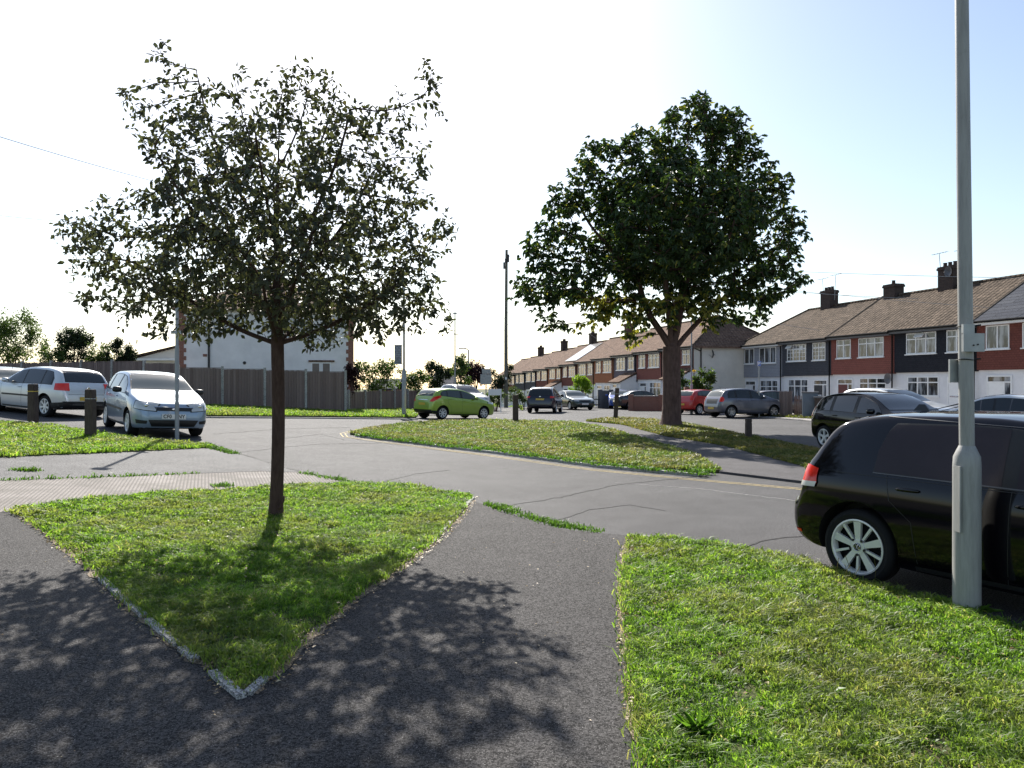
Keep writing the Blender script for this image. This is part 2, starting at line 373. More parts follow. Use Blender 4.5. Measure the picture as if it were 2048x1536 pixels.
# road: junction, side street and main street as one surface
sheet('road', [(-60, 12), (-9, 11.5)] + gq([(430, 893), (560, 933), (640, 950), (720, 966), (830, 990), (940, 1002), (1000, 1024), (1120, 1058), (1200, 1066), (1265, 1072)])
      + [(1.9, 6.7), (4.5, 2.2), (9, -6), (30, -20), (40, 20), (24, 33), (14.7, 45), (9.5, 62), (-3.5, 118), (-11, 150), (-17, 148), (-10.5, 112), (-2.5, 62), (-3.2, 44), (-6, 33)]
      + [(-60, 33.5)], 0, M['road'], skirt=0)
# front paths
PATH = gq([(0, 1022), (60, 1012), (940, 998), (1000, 1024), (1120, 1058), (1200, 1066), (1268, 1072)])
path_poly = [(-14, 3.2), (-7.2, 8.9)] + PATH[1:] + [(1.27, 5.6), (1.0, 4.2), (.85, 3.2), (.4, 1.5), (.3, -8), (-14, -8)]
sheet('path', path_poly, PZ, M['path'], skirt=.12)
# ribbed concrete crossover + old pavement on the left
sheet('concrete_crossover', gq([(-500, 985), (0, 962), (300, 951), (520, 943), (600, 945), (722, 968), (760, 975), (560, 985), (330, 992), (0, 1025), (-400, 1050)]), PZ + .004, M['ribbed'], skirt=.12)
sheet('pavement', gq([(-500, 930), (0, 913), (200, 905), (420, 893), (500, 915), (598, 944), (520, 942), (300, 950), (0, 961), (-500, 984)]), PZ, M['pave'], skirt=.12)
TRI = gq([(18, 1022), (150, 1004), (330, 988), (560, 974), (720, 968), (830, 974), (940, 995), (905, 1040), (860, 1085), (800, 1130), (705, 1195), (600, 1280), (540, 1345), (487, 1388), (430, 1335), (340, 1270), (270, 1212), (210, 1155), (150, 1108), (100, 1065), (50, 1035)])
VR = gq([(1265, 1074), (1400, 1088), (1520, 1106), (1640, 1135), (1760, 1180), (1900, 1212), (2048, 1262)]) + [(4.3, 3.4), (7, -1), (8, -4), (.75, -4), (.45, 1.5)] + gq([(1285, 1480), (1272, 1400), (1258, 1300), (1252, 1200), (1250, 1130)])
ISL1 = gp([(700, 869), (745, 859), (800, 851), (870, 846), (950, 843), (1080, 845), (1140, 847), (1230, 864), (1300, 886), (1390, 915), (1440, 946), (1320, 941), (1200, 931), (1000, 905), (850, 888)])
ISL2 = gp([(1172, 845), (1200, 840), (1240, 838), (1300, 841), (1370, 850), (1500, 876), (1620, 901)]) + [(7.6, 16), (8.6, 13.4), (11, 9.5), (10.3, 8.6)] + gp([(1640, 955), (1600, 935), (1450, 895), (1330, 875), (1240, 851)])
ISLP = gp([(1080, 845), (1172, 845), (1240, 851), (1330, 875), (1450, 895), (1600, 935), (1640, 955)]) + [(10.3, 8.6), (9.5, 8.1)] + gp([(1612, 968), (1440, 947), (1390, 915), (1300, 886), (1230, 864), (1140, 847)])
VL = [(-30, 12.2), (-30, 18.4)] + gq([(0, 846), (100, 852), (200, 868), (300, 882), (420, 891), (430, 894), (420, 896), (200, 906), (0, 915)])
VFAR = gp([(250, 826), (420, 833), (600, 834), (830, 836), (840, 826), (985, 808), (1010, 812), (1045, 822), (1040, 812), (1008, 800)]) + [(-3.3, 62), (-9, 66), (-8, 48)] + gp([(830, 808), (700, 812), (358, 805), (250, 800)])
def verge(name, poly, dz, seed, amp=.03, m='soil'): return sheet(name, jag(poly, amp, .2, seed), dz, M[m], skirt=.14)
verge('verge_soil', TRI, PZ + .015, 1); verge('verge_soil', VR, PZ + .02, 2); verge('verge_soil', ISL1, .06, 3, .05); verge('verge_soil', ISL2, .065, 4, .05)
verge('verge_soil', VL, PZ + .02, 5, .05); verge('verge_soil', VFAR, .06, 6, .05)
sheet('island_path', ISLP, .045, M['island_path'], skirt=.1)
# far pavement, drives and small verges along the terrace
FL = lambda D, off: (32.7 - .257 * D - off * .968, D - off * .249)      # along the house line, off = metres in front of the houses
sheet('terrace_pavement', [FL(125, 4.2), FL(90, 3.6), FL(60, 4.2), FL(45, 5.2), FL(35, 6), FL(20, 7), FL(20, 15), FL(30, 11.5), FL(38, 9.8), FL(45, 9), FL(60, 8.2), FL(90, 8), FL(125, 9)][::-1], .05, M['drive'], skirt=.12)
sheet('front_drives', [FL(60, -1), FL(20, -1), FL(20, 7.02), FL(35, 6.02), FL(45, 5.22), FL(60, 4.22)], .03, M['drive'], skirt=.1)
VT = []
for i, (a, b, o1, o2) in enumerate([(33, 36.5, 7.5, 9.2), (39, 44, 7.4, 8.6), (46, 50, 7, 8.2), (53, 58, 6.6, 7.8), (62, 70, 5.9, 7.4), (74, 80, 6, 7.4)]):
    pl = [FL(a, o1), FL(b, o1), FL(b, o2), FL(a, o2)]; verge('verge_soil', pl, .065, 20 + i, .08); VT.append(pl)
# kerb stones
def strip(name, pts, w, dz, m, h=.12, kind='structure', label=None, cat=None, gap=0):
    bm = bmesh.new(); pts = [Vector((p[0], p[1], 0)) for p in pts]
    def ring(p, n, wd): return [Vector((q.x, q.y, T(q.x, q.y) + z)) for q, z in ((p - n * wd / 2, dz - h), (p - n * wd / 2, dz), (p + n * wd / 2, dz), (p + n * wd / 2, dz - h))]
    for a, b in zip(pts, pts[1:]):
        d = (b - a); L = d.length; d.normalize(); n = Vector((-d.y, d.x, 0)); k = max(1, round(L / .915)) if gap else 1
        for i in range(k):
            p0 = a + d * (L * i / k + gap / 2); p1 = a + d * (L * (i + 1) / k - gap / 2)
            r0 = [bm.verts.new(v) for v in ring(p0, n, w)]; r1 = [bm.verts.new(v) for v in ring(p1, n, w)]
            for j in range(4): bm.faces.new([r0[j], r0[(j + 1) % 4], r1[(j + 1) % 4], r1[j]])
            bm.faces.new(r0[::-1]); bm.faces.new(r1)
    o = fin(name, bm, m); tag(o, label, cat, None, kind); return o
strip('kerb', gp([(745, 857), (712, 867), (715, 873), (850, 890), (1000, 908), (1200, 935), (1400, 953)]), .12, .055, M['kerb'], gap=.012)
strip('kerb', gp([(1610, 972), (1660, 982)]) + [(9.5, 7.9)], .12, .05, M['kerb'], gap=.012)
strip('kerb', gp([(250, 829), (420, 836), (600, 837), (835, 839)]), .12, .05, M['kerb'], gap=.012)
strip('kerb', gq([(1268, 1071), (1400, 1086), (1520, 1103), (1640, 1132), (1700, 1150)]), .1, PZ + .005, M['kerb'], gap=.012)
for a in (.16, .30):    # double yellow lines round the island
    base = gp([(745, 857), (700, 868), (705, 874), (850, 893), (1000, 911), (1200, 938), (1400, 957), (1610, 975)]) + [(7.0, 9.6), (9.9, 7.3)]
    pts = []
    for i, p in enumerate(base):
        q = Vector(base[max(0, i - 1)]); s_ = Vector(base[min(len(base) - 1, i + 1)]); d = (s_ - q).normalized(); n = Vector((d.y, -d.x))
        pts.append(Vector(p) + n * a if True else p)
    strip('road_marking', pts, .04, .004, M.setdefault('yellow', asphalt('worn_yellow_paint', (.42, .33, .16), .4, .8, .3, (.5, .45, .3))), h=.002)
def crackline(pts, w, seed, name='road_joint', m='crack'):
    r = random.Random(seed); P2 = []
    for a, b in zip(pts, pts[1:]):
        a = Vector(a[:2]); b = Vector(b[:2]); n = max(2, int((b - a).length / .12))
        for k in range(n): P2.append(a + (b - a) * k / n + Vector((r.uniform(-1, 1), r.uniform(-1, 1))) * w * 1.2)
    P2.append(Vector(pts[-1][:2])); strip(name, P2, w, .004, M[m], h=.002)
crackline(gp([(1010, 1012), (1120, 995), (1230, 970), (1380, 955), (1430, 950)]), .03, 1)
crackline(gp([(1470, 1100), (1530, 1080), (1610, 1072)]), .025, 2)
crackline(gp([(700, 985), (760, 965), (830, 948), (900, 940)]), .018, 11)
crackline(gp([(1230, 966), (1400, 978), (1600, 1003)]), .02, 12, m='kerb')
crackline(gp([(1100, 1046), (1180, 1020), (1260, 1010), (1330, 1022)]), .012, 13)
crackline(gp([(560, 878), (640, 868), (690, 880)]), .03, 14)
crackline(gp([(480, 905), (560, 895), (640, 888), (820, 884)]), .04, 3)
crackline(gp([(812, 834), (850, 846)]), .12, 4)
crackline(gp([(430, 893), (500, 914), (600, 944), (720, 967)]), .05, 5)
crackline(gp([(430, 868), (560, 858), (700, 855)]), .05, 7)
# flush concrete edging of the triangle
def edging(a, b, w=.05, label=''): 
    o = strip('edging_stone', gq([a, b]), w, PZ + .024, M['kerb'], h=.1, kind='structure', gap=.006); return o
edging((202, 1160), (288, 1236)); edging((296, 1243), (356, 1294)); edging((362, 1300), (392, 1324)); edging((424, 1348), (484, 1398)); edging((494, 1392), (530, 1360))
edging((862, 1088), (946, 997))

# ---------------------------------------------------------------- grass
def inside(poly, X, Y):
    c = np.zeros(len(X), bool); n = len(poly)
    for i in range(n):
        x1, y1 = poly[i][:2]; x2, y2 = poly[(i + 1) % n][:2]
        if y1 == y2: continue
        k = ((y1 > Y) != (y2 > Y)) & (X < (x2 - x1) * (Y - y1) / (y2 - y1) + x1); c ^= k
    return c
def Tv(X, Y): return np.interp(X, [a for a, b in FX], [b for a, b in FX]) + np.interp(Y, [a for a, b in GY], [b for a, b in GY])
def fnoise(X, Y, s, seed):
    g = np.random.default_rng(seed); v = np.zeros(len(X))
    for k in range(7):
        a = g.uniform(0, 6.28); f = s * (1.0 + .55 * k); v += np.sin((X * math.cos(a) + Y * math.sin(a)) * f + g.uniform(0, 6.28) + 1.4 * np.sin((X * math.sin(a) - Y * math.cos(a)) * f * .7)) / (1 + .35 * k)
    return v / 2.4
def grass(name, poly, dz, dens, hmin, hmax, label, m='grass', ymin=2.2, seed=0, bare=.0, nmax=400000, fade=7.0, spill=0.04):
    g = np.random.default_rng(100 + seed); xs = [p[0] for p in poly]; ys = [p[1] for p in poly]
    x0, x1, y0, y1 = min(xs) - spill, max(xs) + spill, max(min(ys), ymin) - spill, max(ys) + spill
    N = int((x1 - x0) * (y1 - y0) * dens); X = g.uniform(x0, x1, N); Y = g.uniform(y0, y1, N)
    d = np.maximum(np.hypot(X, Y), 3.0); keep = g.random(N) < np.minimum(1, (fade / d) ** 1.35)
    keep &= (np.abs(X) < .72 * Y + 1.0)
    X, Y, d = X[keep], Y[keep], d[keep]
    j = g.normal(0, spill, (2, len(X))); k = inside(poly, X + j[0], Y + j[1]); X, Y, d = X[k], Y[k], d[k]
    cl = fnoise(X, Y, 3.1, seed + 1) * .5 + fnoise(X, Y, 11.0, seed + 2) * .7
    k = g.random(len(X)) < np.clip(1 - bare + cl * .7, .10, 1); X, Y, d, cl = X[k][:nmax], Y[k][:nmax], d[k][:nmax], cl[k][:nmax]
    n = len(X); W = (.0024 + .0026 * g.random(n)) * np.maximum(1, (d / 5.0)) ** .85
    H = (hmin + (hmax - hmin) * g.random(n) ** 1.6) * np.clip(1 + .55 * cl, .45, 1.8) * np.maximum(1, (d / 9)) ** .25
    a = g.uniform(0, 6.283, n); la = g.uniform(0, 6.283, n); ln = H * (.3 + 1.5 * g.random(n))
    z = Tv(X, Y) + dz; c, s = np.cos(a) * W, np.sin(a) * W; lx, ly = np.cos(la) * ln, np.sin(la) * ln
    V = np.empty((n, 5, 3)); q = np.stack
    V[:, 0] = q([X - c, Y - s, z - .008], 1); V[:, 1] = q([X + c, Y + s, z - .008], 1)
    V[:, 2] = q([X + c * .8 + lx * .35, Y + s * .8 + ly * .35, z + H * .62], 1); V[:, 3] = q([X - c * .8 + lx * .35, Y - s * .8 + ly * .35, z + H * .62], 1)
    V[:, 4] = q([X + lx, Y + ly, z + H * (.95 - .35 * g.random(n))], 1)
    b = (np.arange(n) * 5)[:, None]
    F = np.concatenate([b + [0, 1, 2], b + [0, 2, 3], b + [3, 2, 4]])
    tint = np.repeat(np.clip(g.random(n) * .8 + cl * .25 + (g.random(n) > .955) * .5, 0, 1), 5)
    o = fast_mesh(name, V.reshape(-1, 3), F, M[m], tint=tint); tag(o, label, 'grass', None, 'stuff'); return o
grass('grass', TRI, PZ + .015, 18000, .02, .065, 'short bright grass of the triangle verge round the young tree', seed=1, bare=.3, fade=6.5)
grass('grass', VR, PZ + .02, 18000, .02, .065, 'sunlit grass verge beside the black hatchback and the lamp post', seed=2, bare=.3, fade=6, nmax=500000)
grass('grass', ISL1, .06, 2600, .03, .08, 'green grass on the pointed left half of the island verge', 'grass_mid', seed=3, bare=.15, fade=16)
grass('grass', ISL2, .065, 2600, .03, .07, 'yellowish dry grass round the big chestnut trunk', 'grass_dry', seed=4, bare=.25, fade=16)
grass('grass', VL, PZ + .02, 2600, .03, .08, 'green grass verge in front of the parked silver cars', seed=5, bare=.1, fade=16)
grass('grass', VFAR, .06, 500, .04, .09, 'grass strip along the foot of the board fence', seed=6, bare=.1, fade=34)
for i, pl in enumerate(VT): grass('grass', pl, .065, 300, .04, .09, ['small grass patch at the kerb near the small grey car', 'grass patch by the blue topped sign post', 'grass patch left of the small grey car', 'grass patch beside the tall slim lamp post', 'grass patch before the brown garden fence', 'farthest grass patch by the lime green tree'][i], 'grass_dry', seed=30 + i, bare=.2, fade=45)
def band(pts, w):
    L, Rr = [], []
    for i, p in enumerate(pts):
        a = Vector(pts[max(0, i - 1)]); b = Vector(pts[min(len(pts) - 1, i + 1)]); d = (b - a).normalized(); n = Vector((-d.y, d.x)) * w / 2; p = Vector(p)
        L.append(tuple(p + n)); Rr.append(tuple(p - n))
    return L + Rr[::-1]
for i, (pp, w, lb) in enumerate([([(975, 1008), (1040, 1028), (1120, 1052), (1200, 1063)], .14, 'line of green weeds growing in the joint between path and road'),
        ([(600, 945), (660, 957), (740, 972), (860, 980)], .12, 'weeds along the road edge behind the triangle verge'),
        ([(410, 893), (450, 902), (470, 908)], .2, 'tuft of weeds at the tip of the left grass verge'),
        ([(425, 973), (460, 972)], .25, 'small clump of weeds on the ribbed concrete'), ([(20, 940), (80, 942)], .15, 'thin weeds in the joint of the old pavement'),
        ([(1385, 950), (1420, 948)], .3, 'tuft of weeds at the kerb end of the island'), ([(0, 961), (150, 957), (400, 947)], .05, 'sparse weeds along the edge of the ribbed concrete'),
        ([(715, 873), (850, 890), (1000, 907), (1200, 934), (1420, 955)], .22, 'rough weeds overhanging the island kerb')]):
    grass('weeds', band(gq(pp) if i in (0, 1, 2, 3, 4, 6) else gp(pp), w), PZ if i != 7 else .05, 6000, .02, .07, lb, 'weed', seed=50 + i, bare=.3, fade=9)
M['bare_soil'] = asphalt('pale_bare_soil', (.20, .16, .115), .8, .95, .3, (.42, .36, .28))
for sd_, w, pts in ((71, .16, [TRI[i] for i in (6, 7, 8, 9, 10, 11, 12, 13)]), (72, .14, [TRI[i] for i in (14, 15, 16, 17, 18, 19, 20)]), (73, .09, gq([(1262, 1078), (1248, 1130), (1250, 1200), (1256, 1300), (1270, 1400), (1283, 1480)]) + [(.72, 1.5)])):
    sheet('bare_soil', jag(band(pts, w), .035, .07, sd_), PZ + .004, M['bare_soil'], skirt=0)
# broad-leaved weeds and rosettes in the verges
def rosettes(name, poly, dz, n, label, seed, ymin=2.4):
    g = random.Random(seed); V, F, Tn = [], [], []; xs = [p[0] for p in poly]; ys = [p[1] for p in poly]; c = 0
    while c < n:
        x, y = g.uniform(min(xs), max(xs)), g.uniform(max(min(ys), ymin), max(ys))
        if abs(x) > .7 * y + .3 or not inside(poly, np.array([x]), np.array([y]))[0] or g.random() > 5.0 / math.hypot(x, y): continue
        c += 1; k = g.randint(3, 7); s = g.uniform(.014, .034) * (2.4 if g.random() < .012 else 1); t0 = g.uniform(.3, .9)
        for i in range(k):
            a = 6.283 * i / k + g.uniform(-.4, .4); L = s * g.uniform(.7, 1.2); w = L * .22; z = T(x, y) + dz; up = g.uniform(.3, 1.1)
            d = Vector((math.cos(a), math.sin(a), 0)); nn = Vector((-d.y, d.x, 0)); o = Vector((x, y, z)); b = len(V)
            V += [o, o + d * L * .5 + nn * w + Vector((0, 0, L * up * .6)), o + d * L + Vector((0, 0, L * up * .7)), o + d * L * .5 - nn * w + Vector((0, 0, L * up * .6))]
            F.append((b, b + 1, b + 2, b + 3)); Tn += [t0 + g.uniform(-.15, .15)] * 4
    o = fast_mesh(name, np.array([tuple(v) for v in V]), np.array(F), M['weed'], tint=np.array(Tn)); tag(o, label, 'weeds', None, 'stuff')
rosettes('clover', VR, PZ + .022, 1900, 'broad leaved weeds scattered through the right verge', 5)
rosettes('clover', TRI, PZ + .017, 700, 'broad leaved weeds scattered through the triangle verge', 6)
def weed_clump(px, py, n, L, label, seed, stalk=0):
    g = np.random.default_rng(seed); p = G(px, py, PZ + .02); r = empty('weed_clump', p, 0, label, 'weed'); a = g.uniform(0, 6.28, n); up = g.uniform(.25, 1.3, n)
    d = np.stack([np.cos(a) * .8, np.sin(a) * .8, up], 1); d /= np.linalg.norm(d, axis=1)[:, None]; leaves('foliage', g.normal(size=(n, 3)) * [.02, .02, 0], d, L, .13, M['weed'], r, seed, .1, None, .1, .25)
    if stalk:
        for _ in range(stalk):
            s = MB(); x, y = g.normal() * .12, g.normal() * .05; h = g.uniform(.14, .26); s.tube([(x, y, 0), (x + g.normal() * .02, y, h * .6), (x + g.normal() * .05, y, h)], [.0018, .0015, .003], 4)
            s.build('seed_stalk', M['grass_dry'], r)
def litter(name, poly, dz, n, label, seed, c, s0=.012):
    g = np.random.default_rng(seed); X = g.uniform(min(p[0] for p in poly), max(p[0] for p in poly), n * 3); Y = g.uniform(max(2.3, min(p[1] for p in poly)), max(p[1] for p in poly), n * 3)
    k = inside(poly, X, Y); X, Y = X[k][:n], Y[k][:n]; n = len(X); s = s0 * (.5 + g.random(n)); a = g.uniform(0, 6.28, n); z = Tv(X, Y) + dz + .003
    V = np.empty((n, 4, 3))
    for i, (u, v, w) in enumerate(((-1, 0, 0), (0, .45, 1), (1, 0, .3), (0, -.45, .6))):
        V[:, i] = np.stack([X + (np.cos(a) * u - np.sin(a) * v) * s, Y + (np.sin(a) * u + np.cos(a) * v) * s, z + w * s * .5], 1)
    o = fast_mesh(name, V.reshape(-1, 3), (np.arange(n) * 4)[:, None] + [0, 1, 2, 3], M[c], tint=np.repeat(g.random(n), 4)); tag(o, label, 'litter', None, 'stuff')
M['dry_leaf'] = foliage('dry_leaves', (.16, .10, .05), (.42, .31, .17), (.5, .42, .28), .2, .2)
litter('fallen_leaves', band([TRI[i] for i in (6, 7, 8, 9, 10, 11, 12, 13)], .3), PZ + .015, 1800, 'dry leaf litter along the right edge of the triangle verge', 1, 'dry_leaf')
litter('fallen_leaves', band([TRI[i] for i in (13, 14, 15, 16, 17, 18, 19)], .28), PZ + .015, 1500, 'dry leaf litter along the left edge of the triangle verge', 2, 'dry_leaf')
litter('fallen_leaves', band(gq([(1265, 1080), (1250, 1130), (1252, 1200), (1258, 1300), (1272, 1400), (1285, 1480)]), .14), PZ + .02, 1400, 'dry leaf litter along the left edge of the right verge', 3, 'dry_leaf')
litter('fallen_leaves', path_poly, PZ, 500, 'few dry leaf scraps scattered on the dark path', 4, 'dry_leaf', .008)
litter('fallen_leaves', TRI, PZ + .03, 900, 'brown leaf scraps caught in the triangle verge grass', 5, 'dry_leaf', .016)
litter('fallen_leaves', VR, PZ + .03, 1200, 'brown leaf scraps caught in the right verge grass', 6, 'dry_leaf', .014)
# ---------------------------------------------------------------- trees
def grow(base, trunk, blobs, nattr, step, infl, kill, seed, iters=90, shell=.35):
    g = np.random.default_rng(seed); A = []
    vol = np.array([b[3] * b[4] * b[5] for b in blobs]); pr = vol ** .8 / (vol ** .8).sum()
    while len(A) < nattr:
        b = blobs[g.choice(len(blobs), p=pr)]; v = g.normal(size=3); v /= np.linalg.norm(v); r = shell + (1 - shell) * g.random() ** .5
        A.append([b[0] + v[0] * b[3] * r, b[1] + v[1] * b[4] * r, b[2] + v[2] * b[5] * r])
    A = np.array(A); N = [np.array(p, float) for p in trunk[0]]; par = list(range(-1, len(N) - 1))
    for br in trunk[1:]:
        p0 = br[0]; last = p0
        for p in br[1:]:
            N.append(np.array(p, float)); par.append(last); last = len(N) - 1
    arr = np.array(N); D = np.linalg.norm(A[:, None] - arr[None], axis=2); near = D.argmin(1); nd = D.min(1); alive = np.ones(len(A), bool)
    for it in range(iters):
        k = alive & (nd < infl)
        if not k.any():
            infl *= 1.4
            if infl > 50: break
            continue
        new = []
        for j in np.unique(near[k]):
            S = A[k & (near == j)] - arr[j]; d = (S / np.linalg.norm(S, axis=1)[:, None]).sum(0)
            d += g.normal(size=3) * .25; d[2] += .08; d /= np.linalg.norm(d) + 1e-9
            new.append(arr[j] + d * step); par.append(int(j))
        m0 = len(arr); arr = np.vstack([arr, new])
        Dn = np.linalg.norm(A[:, None] - arr[None, m0:], axis=2); mi = Dn.argmin(1); md = Dn.min(1); b = md < nd; near[b] = mi[b] + m0; nd[b] = md[b]
        alive &= nd > kill
        if not alive.any() or len(arr) > 9000: break
    return arr, par
def branch_mesh(name, arr, par, r_tip, power, r_base, base_n, m, parent, flare=1.0, gnarl=0.0, seed=1):
    n = len(arr); ch = [[] for _ in range(n)]
    for i, p in enumerate(par):
        if p >= 0: ch[p].append(i)
    acc = np.zeros(n)
    for i in range(n - 1, -1, -1): acc[i] = max(r_tip ** power, sum(acc[c] for c in ch[i]))
    rad = acc ** (1 / power); rad = rad * (r_base / rad[0]) if rad[0] > r_base else rad
    rad = np.maximum(rad, r_tip)
    for i in range(base_n): rad[i] = max(rad[i], r_base * (1 - .12 * i / base_n))
    g = random.Random(seed); V, F = [], []; ring = {}
    def mk(i, p, t, r, k):
        t = Vector(t); u = t.orthogonal().normalized(); w = t.cross(u); b = len(V)
        for a in range(k):
            an = 2 * math.pi * a / k; rr = r * (1 + gnarl * math.sin(an * 3 + p[2] * 2.1) + gnarl * .6 * math.sin(an * 5 - p[2] * 3))
            V.append(tuple(Vector(p) + (u * math.cos(an) + w * math.sin(an)) * rr))
        return b
    for i in range(1, n):
        p = par[i]; k = 12 if rad[i] > .05 else (6 if rad[i] > .015 else 4)
        t = (Vector(arr[i]) - Vector(arr[p])).normalized()
        if i < base_n: continue
        b0 = mk(i, arr[p] , t, min(rad[p], rad[i] * 1.25), k); b1 = mk(i, arr[i] + np.array(t) * rad[i] * .2, t, rad[i], k)
        # align rings: same t so same frame
        for a in range(k): F.append((b0 + a, b0 + (a + 1) % k, b1 + (a + 1) % k, b1 + a))
    k = 16; prev = None
    for i in range(base_n):    # continuous trunk
        t = Vector((0, 0, 1)); u = Vector((1, 0, 0)); w = Vector((0, 1, 0)); b = len(V); f = 1 + (flare - 1) * max(0, 1 - i / 3.0) ** 2
        for a in range(k):
            an = 2 * math.pi * a / k; rr = rad[i] * f * (1 + (gnarl + .25 * (f - 1)) * math.sin(an * 3 + arr[i][2] * .8) + gnarl * .6 * math.sin(an * 5 - arr[i][2] * 1.1) + g.uniform(-1, 1) * gnarl * .25)
            V.append((arr[i][0] + math.cos(an) * rr, arr[i][1] + math.sin(an) * rr, arr[i][2]))
        if prev is not None:
            for a in range(k): F.append((prev + a, prev + (a + 1) % k, b + (a + 1) % k, b + a))
        prev = b
    return fast_mesh(name, np.array(V), np.array(F), m, parent, smooth=True), rad, ch
def leaves(name, pos, dirs, L, Wd, m, parent, seed, droop=.4, tint0=None, jit=.25, curl=.18):
    g = np.random.default_rng(seed); n = len(pos)
    d = dirs + g.normal(size=(n, 3)) * jit * 2; d[:, 2] -= droop; d /= np.linalg.norm(d, axis=1)[:, None]
    up = g.normal(size=(n, 3)) * .55; up[:, 2] += 1; s = np.cross(d, up); s /= np.linalg.norm(s, axis=1)[:, None] + 1e-9; nn = np.cross(s, d)
    l = (L * (.55 + .6 * g.random(n)))[:, None]; w = l * Wd / 2; V = np.empty((n, 6, 3))
    V[:, 0] = pos; V[:, 1] = pos + d * l * .42 + s * w - nn * l * curl * .0; V[:, 2] = pos + d * l * .45 - nn * l * curl
    V[:, 3] = pos + d * l * .42 - s * w; V[:, 4] = pos + d * l * .8 + s * w * .55 - nn * l * curl * .8; V[:, 5] = pos + d * l * 1.0 - nn * l * curl * 1.6
    V6 = V; V = np.empty((n, 7, 3)); V[:, :6] = V6; V[:, 6] = pos + d * l * .8 - s * w * .55 - nn * l * curl * .8
    b = (np.arange(n) * 7)[:, None]; F = np.concatenate([b + x for x in ([0, 1, 2], [0, 2, 3], [1, 4, 2], [3, 2, 6], [4, 5, 2], [6, 2, 5])])
    t = g.random(n) * .8 if tint0 is None else np.clip(tint0 + g.normal(size=n) * .12, 0, 1)
    t = np.where(g.random(n) > .97, .95, t)
    return fast_mesh(name, V.reshape(-1, 3), F, m, parent, tint=np.repeat(t, 7))
# the young whitebeam on the triangle verge
def young_tree():
    b = G(550, 1035, PZ); root = empty('young_tree', b, 0, 'slim young tree with airy crown on the triangular grass verge', 'tree')
    hz = [-.1, .06, .2, .4, .65, .9, 1.2, 1.5, 1.8, 2.1, 2.4, 2.7, 3.0, 3.3, 3.6, 3.9, 4.2, 4.5, 4.8]
    tr = [(.02 * math.sin(z * 1.3) + .012 * z, .015 * math.sin(z * 2), z) for z in hz]
    def limb(j, az, rise, ln, curve=.12):
        o = [j]; p = Vector(tr[j]); e = rise
        for k in range(int(ln / .14)):
            p = p + Vector((math.cos(az) * math.cos(e), math.sin(az) * math.cos(e), math.sin(e))) * .14; o.append(tuple(p)); e = min(1.35, e + curve * .3); az += .03 * math.sin(k + j)
        return o
    LB = [limb(9, 3.0, .30, 1.9), limb(9, .15, .28, 1.6), limb(10, 2.4, .55, 1.9), limb(10, -.9, .5, 1.5), limb(11, .5, .70, 2.0), limb(11, 3.6, .62, 2.1), limb(12, 1.9, .8, 1.6), limb(12, -.2, .85, 2.1),
          limb(13, 3.05, .85, 2.4), limb(13, -1.6, .8, 1.5), limb(14, .1, .95, 1.9), limb(15, 2.9, 1.0, 1.8), limb(16, .9, 1.05, 1.2), limb(9, 1.5, .35, 1.3), limb(9, -1.4, .35, 1.3)]
    B = lambda x, z, rx, rz, y=0, ry=None: (x, y, z, rx, ry or rx, rz)
    bl = [B(.05, 3.5, 1.75, 1.35, 0, 1.6), B(-1.15, 3.25, 1.3, .85, 0, 1.2), B(1.2, 3.0, .9, .8, 0, 1.0), B(-.85, 4.5, .85, .75), B(.55, 4.6, .95, .75), B(1.45, 4.1, .55, .8),
          B(-1.38, 5.5, .22, .45), B(-1.72, 5.0, .3, .3), B(1.75, 5.15, .36, .5), B(-2.35, 3.35, .42, .3), B(-2.55, 3.6, .16, .14), B(1.9, 2.45, .42, .3), B(.28, 5.2, .42, .35), B(-.2, 5.15, .22, .3),
          B(-1.0, 2.5, 1.1, .45), B(-1.7, 2.75, .8, .4), B(.7, 2.4, .95, .42), B(1.3, 2.6, .8, .45), B(1.6, 3.4, .6, .6), B(1.9, 3.6, .25, .5), B(-1.1, 5.25, .2, .3), B(1.75, 2.9, .35, .5), B(0, 3.0, 1.3, .9, 1.1, 1.0), B(.2, 3.2, 1.3, .9, -1.1, 1.0)]
    arr, par = grow(b, [tr] + LB, bl, 3300, .075, .8, .09, 3, 120, .15)
    tm, rad, ch = branch_mesh('trunk', arr, par, .0032, 2.3, .078, 9, M['bark_young'], root, 1.35, .05)
    pos, dr = [], []; g = np.random.default_rng(5); n0 = len(tr) + sum(len(l) - 1 for l in LB)
    for i in range(len(tr), len(arr)):
        if rad[i] < .012 and arr[i][2] > 2.0:
            d = arr[i] - arr[par[i]]; k = g.integers(4, 7) if not ch[i] else g.integers(2, 6)
            if i < n0: k = 1
            for _ in range(k):
                pos.append(arr[i] + g.normal(size=3) * .035 - d * g.random()); dr.append(d / np.linalg.norm(d) * .7 + g.normal(size=3) * .65)
    leaves('crown', np.array(pos), np.array(dr), .084, .62, M['leaf_young'], root, 8, .35); print('young leaves', len(pos), len(arr))
    s = MB(); s.tube([(.07, -.05, .12), (.12, -.07, .22), (.13, -.07, .27)], [.025, .018, .012], 7); s.build('cut_branch_stub', M['bark_young'], root, True)
young_tree()
